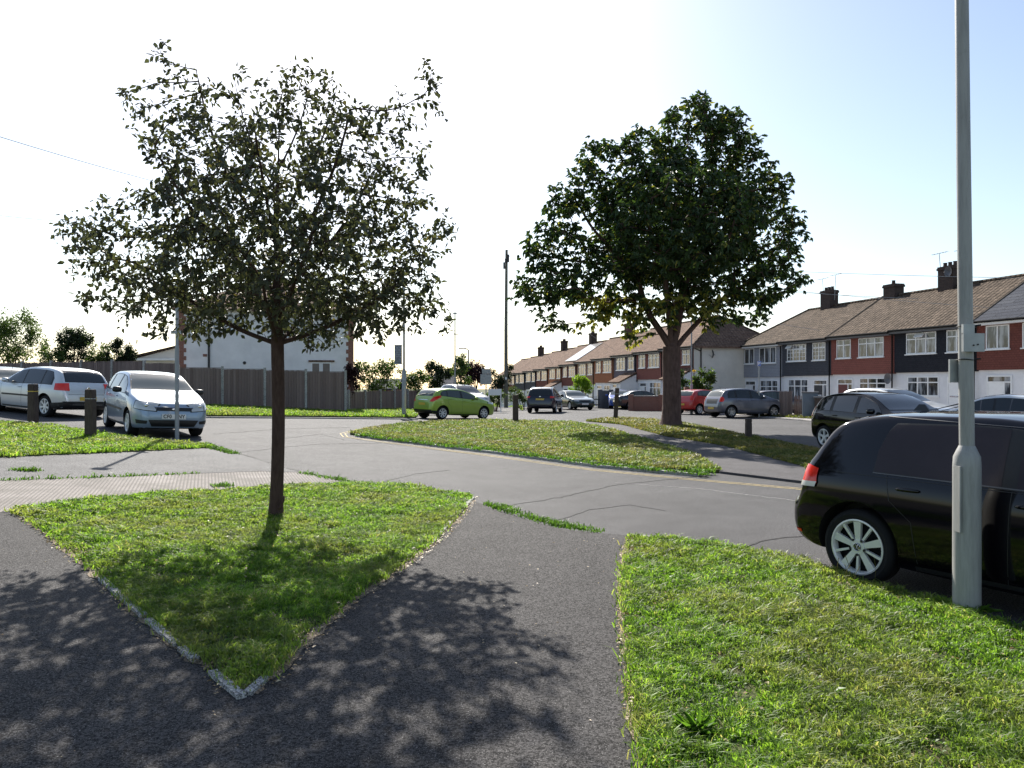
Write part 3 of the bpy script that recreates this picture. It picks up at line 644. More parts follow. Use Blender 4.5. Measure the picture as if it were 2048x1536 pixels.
def chestnut():
    b = G(1343, 851, .08); root = empty('chestnut_tree', b, 0, 'large chestnut tree with thick forked trunk and dense dark crown', 'tree')
    tr = [(.02 * math.sin(z * 1.7), .03 * math.sin(z), z) for z in (-.1, .05, .2, .45, .8, 1.2, 1.6, 2.0, 2.4, 2.75, 3.0)]; n = len(tr)
    limbs = [[n - 1, (-.35, 0, 3.5), (-.75, .1, 4.1), (-1.1, .1, 4.9), (-1.3, .2, 5.8)], [n - 1, (.2, .1, 3.6), (.3, 0, 4.4), (.45, -.2, 5.4), (.5, -.2, 6.6), (.6, 0, 7.8)],
             [n - 1, (-.1, -.25, 3.6), (-.3, -.6, 4.6), (-.4, -.8, 5.8)], [n - 2, (.55, .2, 3.4), (1.1, .3, 4.0), (1.7, .3, 4.6), (2.4, .3, 5.1)], [n - 1, (.1, .5, 3.6), (.1, 1.1, 4.6), (0, 1.5, 5.8)]]
    B = lambda x, z, rx, rz, y=0, ry=None: (x, y, z, rx, ry or rx, rz)
    bl = [B(.9, 11.0, 1.7, 1.5), B(2.3, 10.6, 1.0, 1.0), B(-.9, 10.4, 1.2, 1.1), B(-2.7, 9.7, 1.2, 1.1), B(2.9, 9.2, 1.3, 1.4), B(-3.5, 7.7, 1.6, 1.2), B(-4.6, 7.2, .9, .7), B(3.6, 7.3, 1.5, 1.5), B(0, 8, 3, 2.3, 0, 3.2),
          B(0, 7.5, 2.6, 2, 2.6, 2.4), B(0, 7.2, 2.6, 2, -2.6, 2.4), B(-4.7, 5.4, 1.4, .95), B(-5.4, 5.0, .7, .6), B(-2.8, 5.6, 1.8, 1.0), B(1.5, 5.8, 2.2, 1.1), B(3.6, 5.5, 1.5, .8), B(4.8, 5.9, .55, .35), B(4.7, 7.2, .5, .6), B(-4.7, 3.95, .6, .65),
          B(-2.9, 4.1, .7, .35), B(2.7, 4.4, 1.1, .7), B(-1.5, 3.6, .5, .9), B(-1.9, 4.6, 1.1, .5), B(-5.0, 6.2, .6, .6), B(-.6, 4.4, 1.5, .6, -.8, 1.2), B(1.3, 4.7, 1.2, .6, -.8, 1.2), B(.2, 4.6, 1.2, .5, .9, 1.0), B(-5.3, 6.9, .4, .4), B(-2.3, 10.5, .6, .5), B(-3.3, 8.9, 1.2, 1.0), B(3.5, 8.4, .9, .9), B(-4.9, 6.7, .8, .6), B(1.8, 11.3, 1.1, .9), B(1.0, 12.4, .5, .35), B(4.2, 9.0, .5, .5), B(1.6, 4.0, .7, .3)]
    arr, par = grow(b, [tr] + limbs, bl, 3400, .18, 2.5, .24, 11, 140, .55)
    tm, rad, ch = branch_mesh('trunk', arr, par, .012, 2.35, .37, n, M['bark_old'], root, 1.45, .06)
    g = np.random.default_rng(15); pos, dr, ti = [], [], []
    c0 = np.array([0, 0, 7.0])
    for i in range(n + 19, len(arr)):
        if rad[i] < .05 and arr[i][2] > 2.9:
            d = arr[i] - arr[par[i]]; d = d / np.linalg.norm(d); k = 4 if not ch[i] else 2
            for _ in range(k):
                p = arr[i] + g.normal(size=3) * .12; ax = d * .6 + g.normal(size=3) * .5 + (p - c0) * .06; ax /= np.linalg.norm(ax); t = g.random() * .75
                if p[2] < 4.9 and abs(p[0] + .8) < 3.0 and g.random() < .6: t = .97
                a0 = np.cross(ax, [0, 0, 1.0]); a0 /= np.linalg.norm(a0) + 1e-9; a1 = np.cross(a0, ax)
                for q in range(5):
                    an = (q - 2) * .62; pos.append(p); dr.append(ax * math.cos(an) + a0 * math.sin(an)); ti.append(t)
    print('chestnut leaflets', len(pos), len(arr))
    leaves('crown', np.array(pos), np.array(dr), .23, .46, M['leaf_chestnut'], root, 9, .5, np.array(ti), .10, .22)
chestnut()
def bush(name, base, blobs, n, leaf, m, label, cat='tree', seed=1, trunk=None, group=None, wd=.6, tm='bark_old'):
    root = empty(name, base, 0, label, cat, group); g = np.random.default_rng(seed); pos, dr = [], []
    vol = np.array([b[3] * b[4] * b[5] for b in blobs]) ** .75; vol /= vol.sum(); sub = []
    for b in blobs:      # small clumps on every blob's surface
        for _ in range(max(4, int(22 * (b[3] * b[5]) ** .5))):
            v = g.normal(size=3); v /= np.linalg.norm(v); r = .6 + .5 * g.random(); sub.append((b[0] + v[0] * b[3] * r, b[1] + v[1] * b[4] * r, b[2] + v[2] * b[5] * r, (b[3] * b[5]) ** .5 * g.uniform(.12, .34)))
    sub = np.array(sub); k = g.choice(len(sub), n, p=sub[:, 3] ** 1.4 / (sub[:, 3] ** 1.4).sum()); v = g.normal(size=(n, 3)) * .6
    pos = sub[k, :3] + v * sub[k, 3][:, None]; q = pos[:, 2] > .05; pos, v = pos[q], v[q]
    if trunk:
        s = MB(); s.tube([(0, 0, -.1), (.03, 0, trunk * .5), (0, .03, trunk)], [.09 * trunk ** .5, .07 * trunk ** .5, .03], 8)
        for _ in range(7):
            p = sub[g.integers(len(sub))][:3]; s.tube([(0, 0, trunk * g.uniform(.35, .8)), (p[0] * .5, p[1] * .5, (trunk + p[2]) * .5), tuple(p)], [.04, .025, .008], 5)
        s.build('trunk', M[tm], root, True)
        leaves('crown', pos, v, leaf, wd, M[m], root, seed, .3)
    else:
        s = MB()
        for _ in range(9):
            p = sub[g.integers(len(sub))][:3]; s.tube([(p[0] * .3, p[1] * .3, 0), (p[0] * .6, p[1] * .6, p[2] * .5), tuple(p)], [.025, .018, .006], 5)
        s.build('stems', M[tm], root, True); leaves('foliage', pos, v, leaf, wd, M[m], root, seed, .3)
    return root
def at(px, py, D):
    x = (px - 1024) / FPX * D; return Vector((x, D, T(x, D)))
def zt(px, py, D): return P(px, py, D).z - T(P(px, py, D).x, D)
def blob_px(px, py, wpx, hpx, D, base): return ((px - 1024) / FPX * D - base.x, 0, EYE - (py - 765) / FPX * D - base.z, wpx / FPX * D / 2, wpx / FPX * D / 2 * .8, hpx / FPX * D / 2)
def bpx(name, px, D, bl, n, leaf, m, label, **k):
    b = at(px, 0, D); return bush(name, b, [blob_px(*q, D, b) for q in bl], n, leaf, m, label, **k)
bpx('round_tree', 20, 52, [(15, 680, 110, 100), (50, 660, 70, 70), (-30, 670, 90, 90), (75, 690, 40, 60)], 9000, .16, 'leaf_mid', 'broad tree rising above the fence at the far left edge', seed=21, trunk=2.5)
bpx('evergreen_tree', 146, 50, [(146, 690, 62, 60), (135, 672, 40, 36), (165, 680, 40, 45)], 6500, .14, 'leaf_dark', 'dark compact evergreen behind the fence above the silver hatchback', seed=22, trunk=2)
bpx('garden_shrub', 105, 49, [(105, 712, 50, 40), (120, 700, 30, 30)], 1800, .14, 'leaf_mid', 'light green shrub between the two dark trees at the left', seed=23, cat='shrub')
bpx('garden_shrub', 205, 49, [(205, 705, 46, 40), (185, 715, 40, 26)], 2200, .14, 'leaf_mid', 'mid green shrub left of the spiky dark evergreen', seed=24, cat='shrub')
bpx('spiky_evergreen', 243, 48, [(243, 705, 44, 44), (236, 690, 18, 28), (262, 712, 24, 30), (224, 708, 24, 30)], 4200, .17, 'leaf_dark', 'spiky dark evergreen above the fence left of the bungalow', seed=25, trunk=1.5, wd=.3)
bpx('garden_shrub', 760, 46, [(745, 755, 80, 50), (780, 745, 60, 50), (725, 740, 40, 50)], 4200, .13, 'leaf_mid', 'yellow green shrub above the low fence behind the banner post', seed=26, cat='shrub')
bpx('climbing_shrub', 706, 40.5, [(706, 762, 30, 60), (700, 742, 24, 34)], 1800, .11, 'leaf_purple', 'reddish brown shrub against the corner of the pale house', seed=27, cat='shrub')
bpx('garden_shrub', 812, 48, [(815, 765, 60, 34), (835, 755, 40, 40)], 2600, .13, 'leaf_mid', 'loose pale shrub above the low fence left of the green car', seed=28, cat='shrub')
bpx('evergreen_tree', 872, 58, [(872, 750, 56, 46), (866, 735, 30, 28), (890, 745, 30, 36)], 4200, .15, 'leaf_dark', 'dark spiky tree behind the roof of the green hatchback', seed=29, trunk=1.8)
bpx('street_tree', 922, 56, [(922, 745, 34, 60), (922, 718, 16, 30)], 2400, .15, 'leaf_mid', 'slim light green tree between the two thin lamp posts', seed=30, trunk=2)
bpx('purple_tree', 952, 62, [(950, 752, 46, 50), (945, 740, 30, 30), (965, 748, 24, 34)], 4800, .15, 'leaf_purple', 'dark purple leaved tree behind the silver people carrier', seed=31, trunk=1.8)
bpx('evergreen_tree', 1000, 66, [(992, 760, 30, 40), (1020, 745, 14, 44), (1008, 768, 20, 30)], 2400, .16, 'leaf_dark', 'small dark tree behind the base of the telegraph pole', seed=32, trunk=2)
bpx('lime_tree', 1162, 64, [(1163, 770, 40, 28), (1150, 778, 26, 16), (1176, 776, 22, 20), (1162, 762, 24, 18)], 3600, .14, 'leaf_lime', 'small bright lime green tree in front of the brick terrace', seed=33, trunk=1.4)
bpx('hedge', 1050, 56, [(1030, 790, 30, 30), (1055, 792, 36, 26)], 2200, .10, 'leaf_mid', 'clipped brownish hedge left of the navy car', seed=34, cat='hedge')
bpx('garden_shrub', 1368, 52, [(1368, 772, 26, 40), (1372, 795, 28, 34), (1362, 755, 16, 30)], 2600, .12, 'leaf_mid', 'leafy bush beside the chestnut trunk at the garden wall', seed=35, cat='shrub')
bpx('sunflower_clump', 1405, 49, [(1404, 762, 30, 46), (1420, 750, 16, 30), (1392, 775, 20, 40)], 1500, .2, 'leaf_mid', 'tall leafy sunflower stems behind the red car', seed=36, cat='plant')
bpx('garden_shrub', 990, 52, [(985, 795, 34, 26), (1000, 788, 20, 20)], 1500, .12, 'leaf_mid', 'low shrub in front of the small white notice board', seed=37, cat='shrub')
for (x, y, D) in ((1388, 742, 48.6),):
    r = empty('sunflower', P(x, y, D), 0, 'yellow sunflower head leaning by the slim lamp post', 'flower')
    a = np.linspace(0, 6.28, 15)[:-1]; leaves('petals', np.zeros((14, 3)), np.stack([np.cos(a), a * 0 - .3, np.sin(a)], 1), .14, .5, M['flower'], r, 3, 0, None, .03)
    s = MB(); s.tube([(0, .03, 0), (0, -.02, 0)], .05, 10); s.build('seed_head', M['bark_young'], r); s = MB(); s.tube([(0, .03, 0), (.1, .1, -.5), (.1, .1, T(P(x, y, D).x, D) - P(x, y, D).z)], .015, 5); s.build('stem', M['leaf_mid'], r)
weed_clump(1392, 1465, 110, .105, 'large rosette of long green leaves at the lower left of the right verge', 1)
weed_clump(1705, 1168, 14, .07, 'thin dry seed stalks standing beside the near black wheel', 2, 7)
weed_clump(548, 1040, 20, .08, 'tuft of taller grass round the foot of the young trunk', 3)
weed_clump(1962, 1222, 22, .09, 'tuft of taller grass at the foot of the grey lamp post', 4)
# ---------------------------------------------------------------- cars
def pchip(xs, ys, x):
    xs = np.array(xs, float); ys = np.array(ys, float); h = np.diff(xs); d = np.diff(ys) / h; m = np.zeros(len(xs)); m[0], m[-1] = d[0], d[-1]
    for i in range(1, len(xs) - 1):
        if d[i - 1] * d[i] > 0:
            w1 = 2 * h[i] + h[i - 1]; w2 = h[i] + 2 * h[i - 1]; m[i] = (w1 + w2) / (w1 / d[i - 1] + w2 / d[i])
    i = np.clip(np.searchsorted(xs, x) - 1, 0, len(h) - 1); t = (x - xs[i]) / h[i]
    return (2 * t**3 - 3 * t**2 + 1) * ys[i] + (t**3 - 2 * t**2 + t) * h[i] * m[i] + (-2 * t**3 + 3 * t**2) * ys[i + 1] + (t**3 - t**2) * h[i] * m[i + 1]
PROF = {
 'hatch': dict(L=4.2, H=1.48, W=1.78, ax=(.87, 3.45), r=.318,
   zt=[(0, .50), (.03, .64), (.12, .76), (.5, .87), (1.0, .965), (1.22, 1.02), (1.75, 1.30), (2.05, 1.42), (2.6, 1.475), (3.1, 1.475), (3.55, 1.435), (3.8, 1.37), (4.02, 1.10), (4.10, .96), (4.15, .82), (4.2, .56)],
   zs=[(0, .49), (.12, .70), (.5, .80), (1.2, .90), (2.4, .93), (3.4, .955), (3.9, .95), (4.08, .90), (4.15, .78), (4.2, .55)],
   zb=[(0, .34), (.08, .22), (.4, .19), (2, .17), (3.8, .23), (4.12, .30), (4.2, .40)],
   w=[(0, .56), (.05, .68), (.2, .80), (.5, .865), (1, .885), (2.1, .89), (3.4, .888), (3.9, .85), (4.10, .79), (4.2, .64)],
   ws=(1.24, 2.0), rw=(3.70, 4.04), side=(1.40, 3.72), tail=(3.86, 1.15), pill=[2.32, 3.22], doors=[1.22, 2.30, 3.18]),
 'saloon': dict(L=4.55, H=1.42, W=1.78, ax=(.85, 3.60), r=.315,
   zt=[(0, .48), (.03, .62), (.12, .72), (.6, .84), (1.3, .94), (1.5, .98), (2.05, 1.28), (2.35, 1.38), (2.8, 1.42), (3.2, 1.40), (3.55, 1.30), (3.95, 1.07), (4.1, 1.03), (4.42, .99), (4.5, .85), (4.55, .58)],
   zs=[(0, .47), (.12, .68), (.6, .79), (1.4, .88), (2.6, .92), (3.7, .95), (4.2, .95), (4.45, .88), (4.55, .57)],
   zb=[(0, .33), (.08, .21), (.4, .18), (2, .16), (4.0, .22), (4.47, .30), (4.55, .38)],
   w=[(0, .56), (.05, .68), (.2, .79), (.5, .86), (1, .885), (2.3, .89), (3.7, .88), (4.2, .84), (4.45, .77), (4.55, .64)],
   ws=(1.52, 2.30), rw=(3.45, 3.98), side=(1.65, 3.9), tail=(3.95, .62), pill=[2.6, 3.35], doors=[1.45, 2.55, 3.4]),
 'suv': dict(L=4.5, H=1.62, W=1.84, ax=(.88, 3.56), r=.35,
   zt=[(0, .55), (.03, .72), (.12, .86), (.5, .97), (1.1, 1.06), (1.3, 1.11), (1.9, 1.43), (2.2, 1.55), (2.8, 1.62), (3.4, 1.61), (3.9, 1.56), (4.1, 1.48), (4.32, 1.15), (4.4, 1.02), (4.46, .9), (4.5, .6)],
   zs=[(0, .54), (.12, .80), (.5, .9), (1.3, .99), (2.6, 1.03), (3.6, 1.06), (4.1, 1.07), (4.35, 1.0), (4.45, .86), (4.5, .58)],
   zb=[(0, .36), (.08, .27), (.4, .25), (2, .23), (4.0, .28), (4.4, .34), (4.5, .42)],
   w=[(0, .58), (.05, .7), (.2, .83), (.5, .89), (1, .915), (2.3, .92), (3.7, .915), (4.2, .87), (4.42, .80), (4.5, .68)],
   ws=(1.32, 2.15), rw=(4.02, 4.36), side=(1.5, 4.02), tail=(4.16, 1.1), pill=[2.5, 3.45], doors=[1.3, 2.48, 3.5]),
 'mini': dict(L=3.93, H=1.48, W=1.69, ax=(.78, 3.27), r=.30,
   zt=[(0, .50), (.03, .66), (.12, .78), (.45, .90), (.85, .99), (1.02, 1.05), (1.6, 1.34), (1.9, 1.44), (2.4, 1.48), (2.9, 1.47), (3.3, 1.42), (3.52, 1.36), (3.74, 1.10), (3.82, .97), (3.88, .82), (3.93, .56)],
   zs=[(0, .49), (.12, .71), (.45, .82), (1.0, .93), (2.2, .96), (3.2, .98), (3.6, .98), (3.8, .90), (3.88, .78), (3.93, .55)],
   zb=[(0, .34), (.08, .22), (.4, .20), (2, .18), (3.5, .23), (3.86, .30), (3.93, .40)],
   w=[(0, .54), (.05, .66), (.2, .77), (.5, .825), (.9, .84), (2.1, .845), (3.2, .84), (3.6, .81), (3.84, .75), (3.93, .62)],
   ws=(1.05, 1.85), rw=(3.44, 3.76), side=(1.2, 3.45), tail=(3.6, 1.15), pill=[2.12, 3.0], doors=[1.05, 2.1, 2.95]),
 'fiesta': dict(L=3.95, H=1.48, W=1.72, ax=(.80, 3.29), r=.305,
   zt=[(0, .50), (.03, .64), (.12, .76), (.5, .90), (.85, 1.0), (1.0, 1.05), (1.6, 1.31), (2.0, 1.43), (2.4, 1.475), (2.8, 1.48), (3.2, 1.44), (3.5, 1.385), (3.74, 1.16), (3.84, 1.0), (3.90, .84), (3.95, .58)],
   zs=[(0, .49), (.12, .70), (.5, .82), (1.0, .91), (2.2, 1.0), (3.2, 1.09), (3.55, 1.12), (3.80, .96), (3.88, .80), (3.95, .57)],
   zb=[(0, .32), (.08, .22), (.4, .19), (2, .18), (3.5, .24), (3.88, .32), (3.95, .42)],
   w=[(0, .54), (.05, .67), (.2, .78), (.5, .835), (.9, .855), (2.1, .86), (3.2, .86), (3.6, .83), (3.86, .77), (3.95, .64)],
   ws=(1.03, 1.9), rw=(3.46, 3.78), side=(1.15, 3.42), tail=(3.52, .9), pill=[2.2, 3.05], doors=[1.02, 2.15, 2.98]),
}
PROF['hatch6'] = dict(PROF['hatch'], zt=PROF['hatch']['zt'][:9] + [(3.3, 1.465), (3.68, 1.415), (3.80, 1.36), (3.98, 1.07), (4.045, .95), (4.075, .80), (4.10, .70), (4.175, .665), (4.2, .52)], zs=PROF['hatch']['zs'][:6] + [(3.9, .95), (4.0, .92), (4.06, .80), (4.1, .68), (4.17, .645), (4.2, .51)], w=PROF['hatch']['w'][:7] + [(3.9, .868), (4.06, .84), (4.15, .80), (4.2, .72)], ax=(.87, 3.50), side=(1.4, 3.40), tail=(3.40, 3.2), pill=[2.32])
PROF['mpv'] = dict(PROF['suv'], H=1.7)
class Car:
    def __init__(s, kind, name, label, paint, loc, ang, cat='car', res=1, scale=1.0, rim='alloy', spokes=7, alt=False, rimr=None, glass='glass', grille='black',
                 trim='none', mirror=None, group=None, plate_txt=None, hub=None, rail=False, cladding=False, lights='lens', aerial=True):
        p = PROF[kind]; s.p = p; s.root = root = empty(name, loc, ang, label, cat, group); root.scale = (scale,) * 3
        L = p['L']; s.L = L; f = lambda k, u: pchip([a for a, b in p[k]], [b for a, b in p[k]], u); s.f = f
        N = int(64 * res); t = np.linspace(0, 1, N); u = L * (.6 * t + .4 * (.5 - .5 * np.cos(np.pi * t))); u[0] = 0; u[-1] = L
        Zt, Zs, Zb, Wd = f('zt', u), f('zs', u), f('zb', u), f('w', u); Zs = np.minimum(Zs, Zt - .005)
        bm = bmesh.new(); rings = []
        for i in range(N):
            zt_, zs_, zb_, w = Zt[i], Zs[i], Zb[i], Wd[i]; h = zt_ - zs_; ys = w * .955; yr = max(ys - .33 * h - .03 * min(1, h / .2), .3); zr = zt_ - .042 * min(1, h / .4) - .010
            zr = max(zr, zs_ + .3 * h); m = zb_ + (zs_ - zb_) * .5
            pts = [(0, zb_), (.5 * w, zb_), (.86 * w, zb_ + .005), (.955 * w, zb_ + .05), (.99 * w, zb_ + .3 * (zs_ - zb_)), (w, m), (w * .998, zb_ + .72 * (zs_ - zb_)), (w * .985, zb_ + .88 * (zs_ - zb_)), (ys, zs_)]
            for q in (.3, .6, .88): pts.append((ys + (yr - ys) * q - .012 * math.sin(q * 3.1) * -1 * min(1, h / .3), zs_ + (zr - zs_) * q))
            pts += [(yr * .975, zr + .2 * (zt_ - zr)), (yr * .90, zr + (zt_ - zr) * .45), (yr * .7, zr + (zt_ - zr) * .74), (yr * .38, zr + (zt_ - zr) * .93), (0, zt_)]
            if res > 1:
                a = np.array([pts[0]] + pts + [pts[-1]]); o = []
                for k in range(1, len(a) - 2):
                    for tt in (0, .5):
                        o.append(tuple(.5 * (2 * a[k] + (a[k + 1] - a[k - 1]) * tt + (2 * a[k - 1] - 5 * a[k] + 4 * a[k + 1] - a[k + 2]) * tt**2 + (3 * a[k] - a[k - 1] - 3 * a[k + 1] + a[k + 2]) * tt**3)))
                pts = o + [pts[-1]]
            full = pts + [(-y, z) for y, z in pts[-2:0:-1]]
            rings.append([bm.verts.new((L / 2 - u[i], y, z)) for y, z in full])
        K = len(rings[0])
        for a, b in zip(rings, rings[1:]):
            for k in range(K): bm.faces.new([a[k], b[k], b[(k + 1) % K], a[(k + 1) % K]])
        bm.faces.new(rings[0]); bm.faces.new(rings[-1][::-1])
        bmesh.ops.recalc_face_normals(bm, faces=bm.faces)
        s.bvh = BVHTree.FromBMesh(bm)
        me = bpy.data.meshes.new('body'); bm.to_mesh(me); bm.free(); me.materials.append(M[paint]); me.materials.append(M['black'])
        body = bpy.data.objects.new('body', me); COL.objects.link(body)
        cb = MB(); r = p['r']
        for a in p['ax']:
            for sy in (1, -1):
                k = 28 if res > 1 else 18
                ring = [(L / 2 - a + math.cos(6.2832 * j / k) * r * 1.16, sy * (p['W'] / 2 + .25), r + .02 + math.sin(6.2832 * j / k) * r * 1.16) for j in range(k)]
                cb.prism(ring, (0, -sy * .55, 0))
        bmesh.ops.recalc_face_normals(cb.bm, faces=cb.bm.faces)
        for fc in cb.bm.faces: fc.material_index = 1
        cm = bpy.data.meshes.new('cut'); cb.bm.to_mesh(cm); cb.bm.free(); cm.materials.append(M[paint]); cm.materials.append(M['black']); co = bpy.data.objects.new('cut', cm); COL.objects.link(co)
        md = body.modifiers.new('b', 'BOOLEAN'); md.operation = 'DIFFERENCE'; md.object = co; md.solver = 'EXACT'
        dg = bpy.context.evaluated_depsgraph_get(); dg.update(); me2 = bpy.data.meshes.new_from_object(body.evaluated_get(dg)); body.modifiers.clear(); body.data = me2
        bpy.data.objects.remove(co); bpy.data.meshes.remove(me)
        bm = bmesh.new(); bm.from_mesh(me2)
        for fc in bm.faces:
            fc.smooth = True
            if fc.material_index == 0 and (fc.normal.z < -.75 and fc.calc_center_median().z < .35): fc.material_index = 1
        for e in bm.edges:
            if len(e.link_faces) == 2 and (e.calc_face_angle(0) > R(38) or e.link_faces[0].material_index != e.link_faces[1].material_index): e.smooth = False
        bm.to_mesh(me2); bm.free(); me2.name = 'body'; body.parent = root; s.body = body
        s.res = res
        gl = M[glass]; ws, rw = p['ws'], p['rw']
        def yw(uu):
            z1, z2, w_ = float(f('zt', uu)), float(f('zs', uu)), float(f('w', uu)); h = max(z1 - z2, .02); return .955 * w_ - .33 * h - .03 * min(1, h / .2)
        def screen(name, u0, u1, way, k0=.93, k1=.91):
            a = [(yw(u0) * k0, float(f('zt', u0)) + (.01 if way == 'front' else 0)), (yw((u0 + u1) / 2) * (k0 + k1) / 2, float(f('zt', (u0 + u1) / 2))), (yw(u1) * k1, float(f('zt', u1)) - .015)]
            pol = a + [(-y, z) for y, z in a[::-1]]
            e = .022; bk = [(y + (e if y > 0 else -e), z + (e * .8 if z > (a[0][1] + a[2][1]) / 2 else -e * .5)) for y, z in pol]
            s.patch(name.split('_')[0] + '_surround' if way == 'rear' else 'windscreen_surround', bk, way, 1, .003, M['black'], .06); return s.patch(name, pol, way, 1, .006, gl, .06)
        screen('windscreen', ws[0], ws[1], 'front')
        s.rear_glass = screen('rear_window', rw[1], rw[0], 'rear', .86, .84)
        # side windows
        us = np.linspace(p['side'][0], p['side'][1], 40); top = f('zt', us) - .085 - .02 * np.clip((us - us[0]) / .3, 0, 1); bot = f('zs', us) + .018
        top = np.minimum(top, (us - us[0]) * .9 * (f('zt', us[12]) - f('zs', us[12])) / .55 + bot + .01); top = np.minimum(top, bot + np.maximum(0, (p['tail'][0] - us)) * p['tail'][1])
        ed = [p['side'][0]] + p['pill'] + [p['side'][1]]
        for sy in (1, -1):
            for a, b in zip(ed, ed[1:]):
                q = (us >= a + .02 - 1e-6) & (us <= b - .02 + 1e-6) & (top > bot + .03)
                if q.sum() < 2: continue
                a1, b1 = us[q], top[q]; c1 = bot[q]
                pol = list(zip(a1, b1)) + list(zip(a1[::-1], c1[::-1])); s.patch('side_window', pol, 'side', sy, .005, gl, .08)
            q = top > bot + .03; e = .014; a1, b1, c1 = us[q], top[q] + e, bot[q] - e
            s.patch('window_surround', [(a1[0] - e, c1[0])] + list(zip(a1, b1)) + [(a1[-1] + e, c1[-1])] + list(zip(a1[::-1], c1[::-1])), 'side', sy, .0028, M['black'], .08)
            for c in p['doors']:
                zt0 = float(f('zs', c)); z0 = float(f('zb', c)) + .08; wdt = .0035 if res > 1 else .006; cu = .0
                if c == p['doors'][-1]: pts = [(c + .06, zt0), (c + .02, .75), (c - .16, .60), (c - .2, z0)]
                else: pts = [(c, zt0), (c + .01, .6), (c + .02, z0)]
                for (x0, y0), (x1, y1) in zip(pts, pts[1:]): s.patch('door_gap', [(x0 - wdt, y0), (x0 + wdt, y0), (x1 + wdt, y1), (x1 - wdt, y1)], 'side', sy, .002, M['black'], .15)
            for c in p['doors'][1:]:
                s.blob('door_handle', c - .13, sy, float(f('zs', c)) - .10, (.10, .016, .016), M[paint] if paint != 'p_black' else M['p_black'])
            s.patch('sill_strip', [(1.3 * L / 4.2, .22), (3.0 * L / 4.2, .22), (3.0 * L / 4.2, .255), (1.3 * L / 4.2, .255)], 'side', sy, .004, M['black'], .2)
            mm = M[mirror or paint]; um = ws[0] + .38; mz = float(f('zs', um)) + .085; my = float(f('w', um)) + .09
            o = s.ell('wing_mirror', (L / 2 - um, sy * my, mz), (.07, .105, .07), mm)
            if cladding: s.patch('side_moulding', [(1.3, .55), (3.1, .57), (3.1, .62), (1.3, .60)], 'side', sy, .01, M['black'], .2)
        for a in p['ax']:
            for sy in (1, -1): s.wheel(L / 2 - a, sy, r, rim, spokes, alt, rimr or r * .70, hub)
        # number plates, grille
        if rail:
            for sy in (1, -1):
                q = np.linspace(p['ws'][1] + .2, p['rw'][0] - .15, 8); t_ = MB(); t_.tube([(L / 2 - k, sy * (yw(k) * .93), float(f('zt', k)) + .0) for k in q], .016, 6); t_.build('roof_rail', M['chrome'], root, True)
        uu = p['rw'][0] - .1; t_ = MB(); aerial and t_.tube([(L / 2 - uu, 0, float(f('zt', uu)) - .01), (L / 2 - uu - .09, 0, float(f('zt', uu)) + .16)], [.006, .003], 5); aerial and t_.build('aerial', M['black'], root)
    def hit(s, st, d):
        h = s.bvh.ray_cast(Vector(st), Vector(d))
        if h[0] is None:
            h = s.bvh.find_nearest(Vector(st) + Vector(d) * 2.0)
        return h[0], h[1]
    def fr(s, way, sy, a, b):
        L, W = s.L, s.p['W'] / 2
        if way == 'side': return (L / 2 - a, sy * (W + 2), b), (0, -sy, 0)
        if way == 'front': return (L / 2 + 2, a, b), (-1, 0, 0)
        if way == 'rear': return (-L / 2 - 2, a, b), (1, 0, 0)
        c = 1 if way == 'cf' else -1; k = .7071; P0 = Vector((c * (L / 2 - .1), sy * (W - .1), b)) + Vector((-c, sy, 0)) * k * a + Vector((c, sy, 0)) * k * 2
        return P0, (-c * k, -sy * k, 0)
    def patch(s, name, pol, way, sy, off, m, cell=.08, parent=None, top=False):
        bm = bmesh.new(); fc = bm.faces.new([bm.verts.new((x, y, 0)) for x, y in pol]); bmesh.ops.triangulate(bm, faces=[fc])
        xs = [q[0] for q in pol]; ys = [q[1] for q in pol]; cell = cell / (1.6 if s.res > 1 else 1)
        for ax, lo, hi in ((0, min(xs), max(xs)), (1, min(ys), max(ys))):
            k = int((hi - lo) / cell)
            for i in range(1, k + 1):
                v = lo + (hi - lo) * i / (k + 1); bmesh.ops.bisect_plane(bm, geom=bm.verts[:] + bm.edges[:] + bm.faces[:], plane_co=(v, 0, 0) if ax == 0 else (0, v, 0), plane_no=(1, 0, 0) if ax == 0 else (0, 1, 0))
        for v in bm.verts:
            st, d = s.fr(way, sy, v.co.x, v.co.y); loc, n = s.hit(st, d)
            if n.dot(Vector(d)) > 0: n = -n
            v.co = loc + n * off
        for fc in bm.faces: fc.smooth = True
        d = Vector(s.fr(way, sy, 0, .5)[1]); bmesh.ops.recalc_face_normals(bm, faces=bm.faces); bm.normal_update()
        tot = sum((fc.normal * fc.calc_area() for fc in bm.faces), Vector())
        if tot.dot(d) > 0: bmesh.ops.reverse_faces(bm, faces=bm.faces)
        me = bpy.data.meshes.new(name); bm.to_mesh(me); bm.free(); o = link(name, me, m, parent or s.root); return o
    def blob(s, name, u, sy, z, d, m):
        st, dd = s.fr('side', sy, u, z); loc, n = s.hit(st, dd); return s.ell(name, loc + n * d[1] * .8, d, m)
    def ell(s, name, c, d, m):
        bm = bmesh.new(); bmesh.ops.create_uvsphere(bm, u_segments=12, v_segments=8, radius=1)
        for v in bm.verts:
            q = v.co; k = max(abs(q.x), abs(q.y), abs(q.z)); q = q * (1 + .35 * (1 / max(k, .6) - 1) * 1.0) if True else q
            v.co = Vector((q.x * d[0], q.y * d[1], q.z * d[2])) + Vector(c)
        for fc in bm.faces: fc.smooth = True
        me = bpy.data.meshes.new(name); bm.to_mesh(me); bm.free(); return link(name, me, m, s.root)
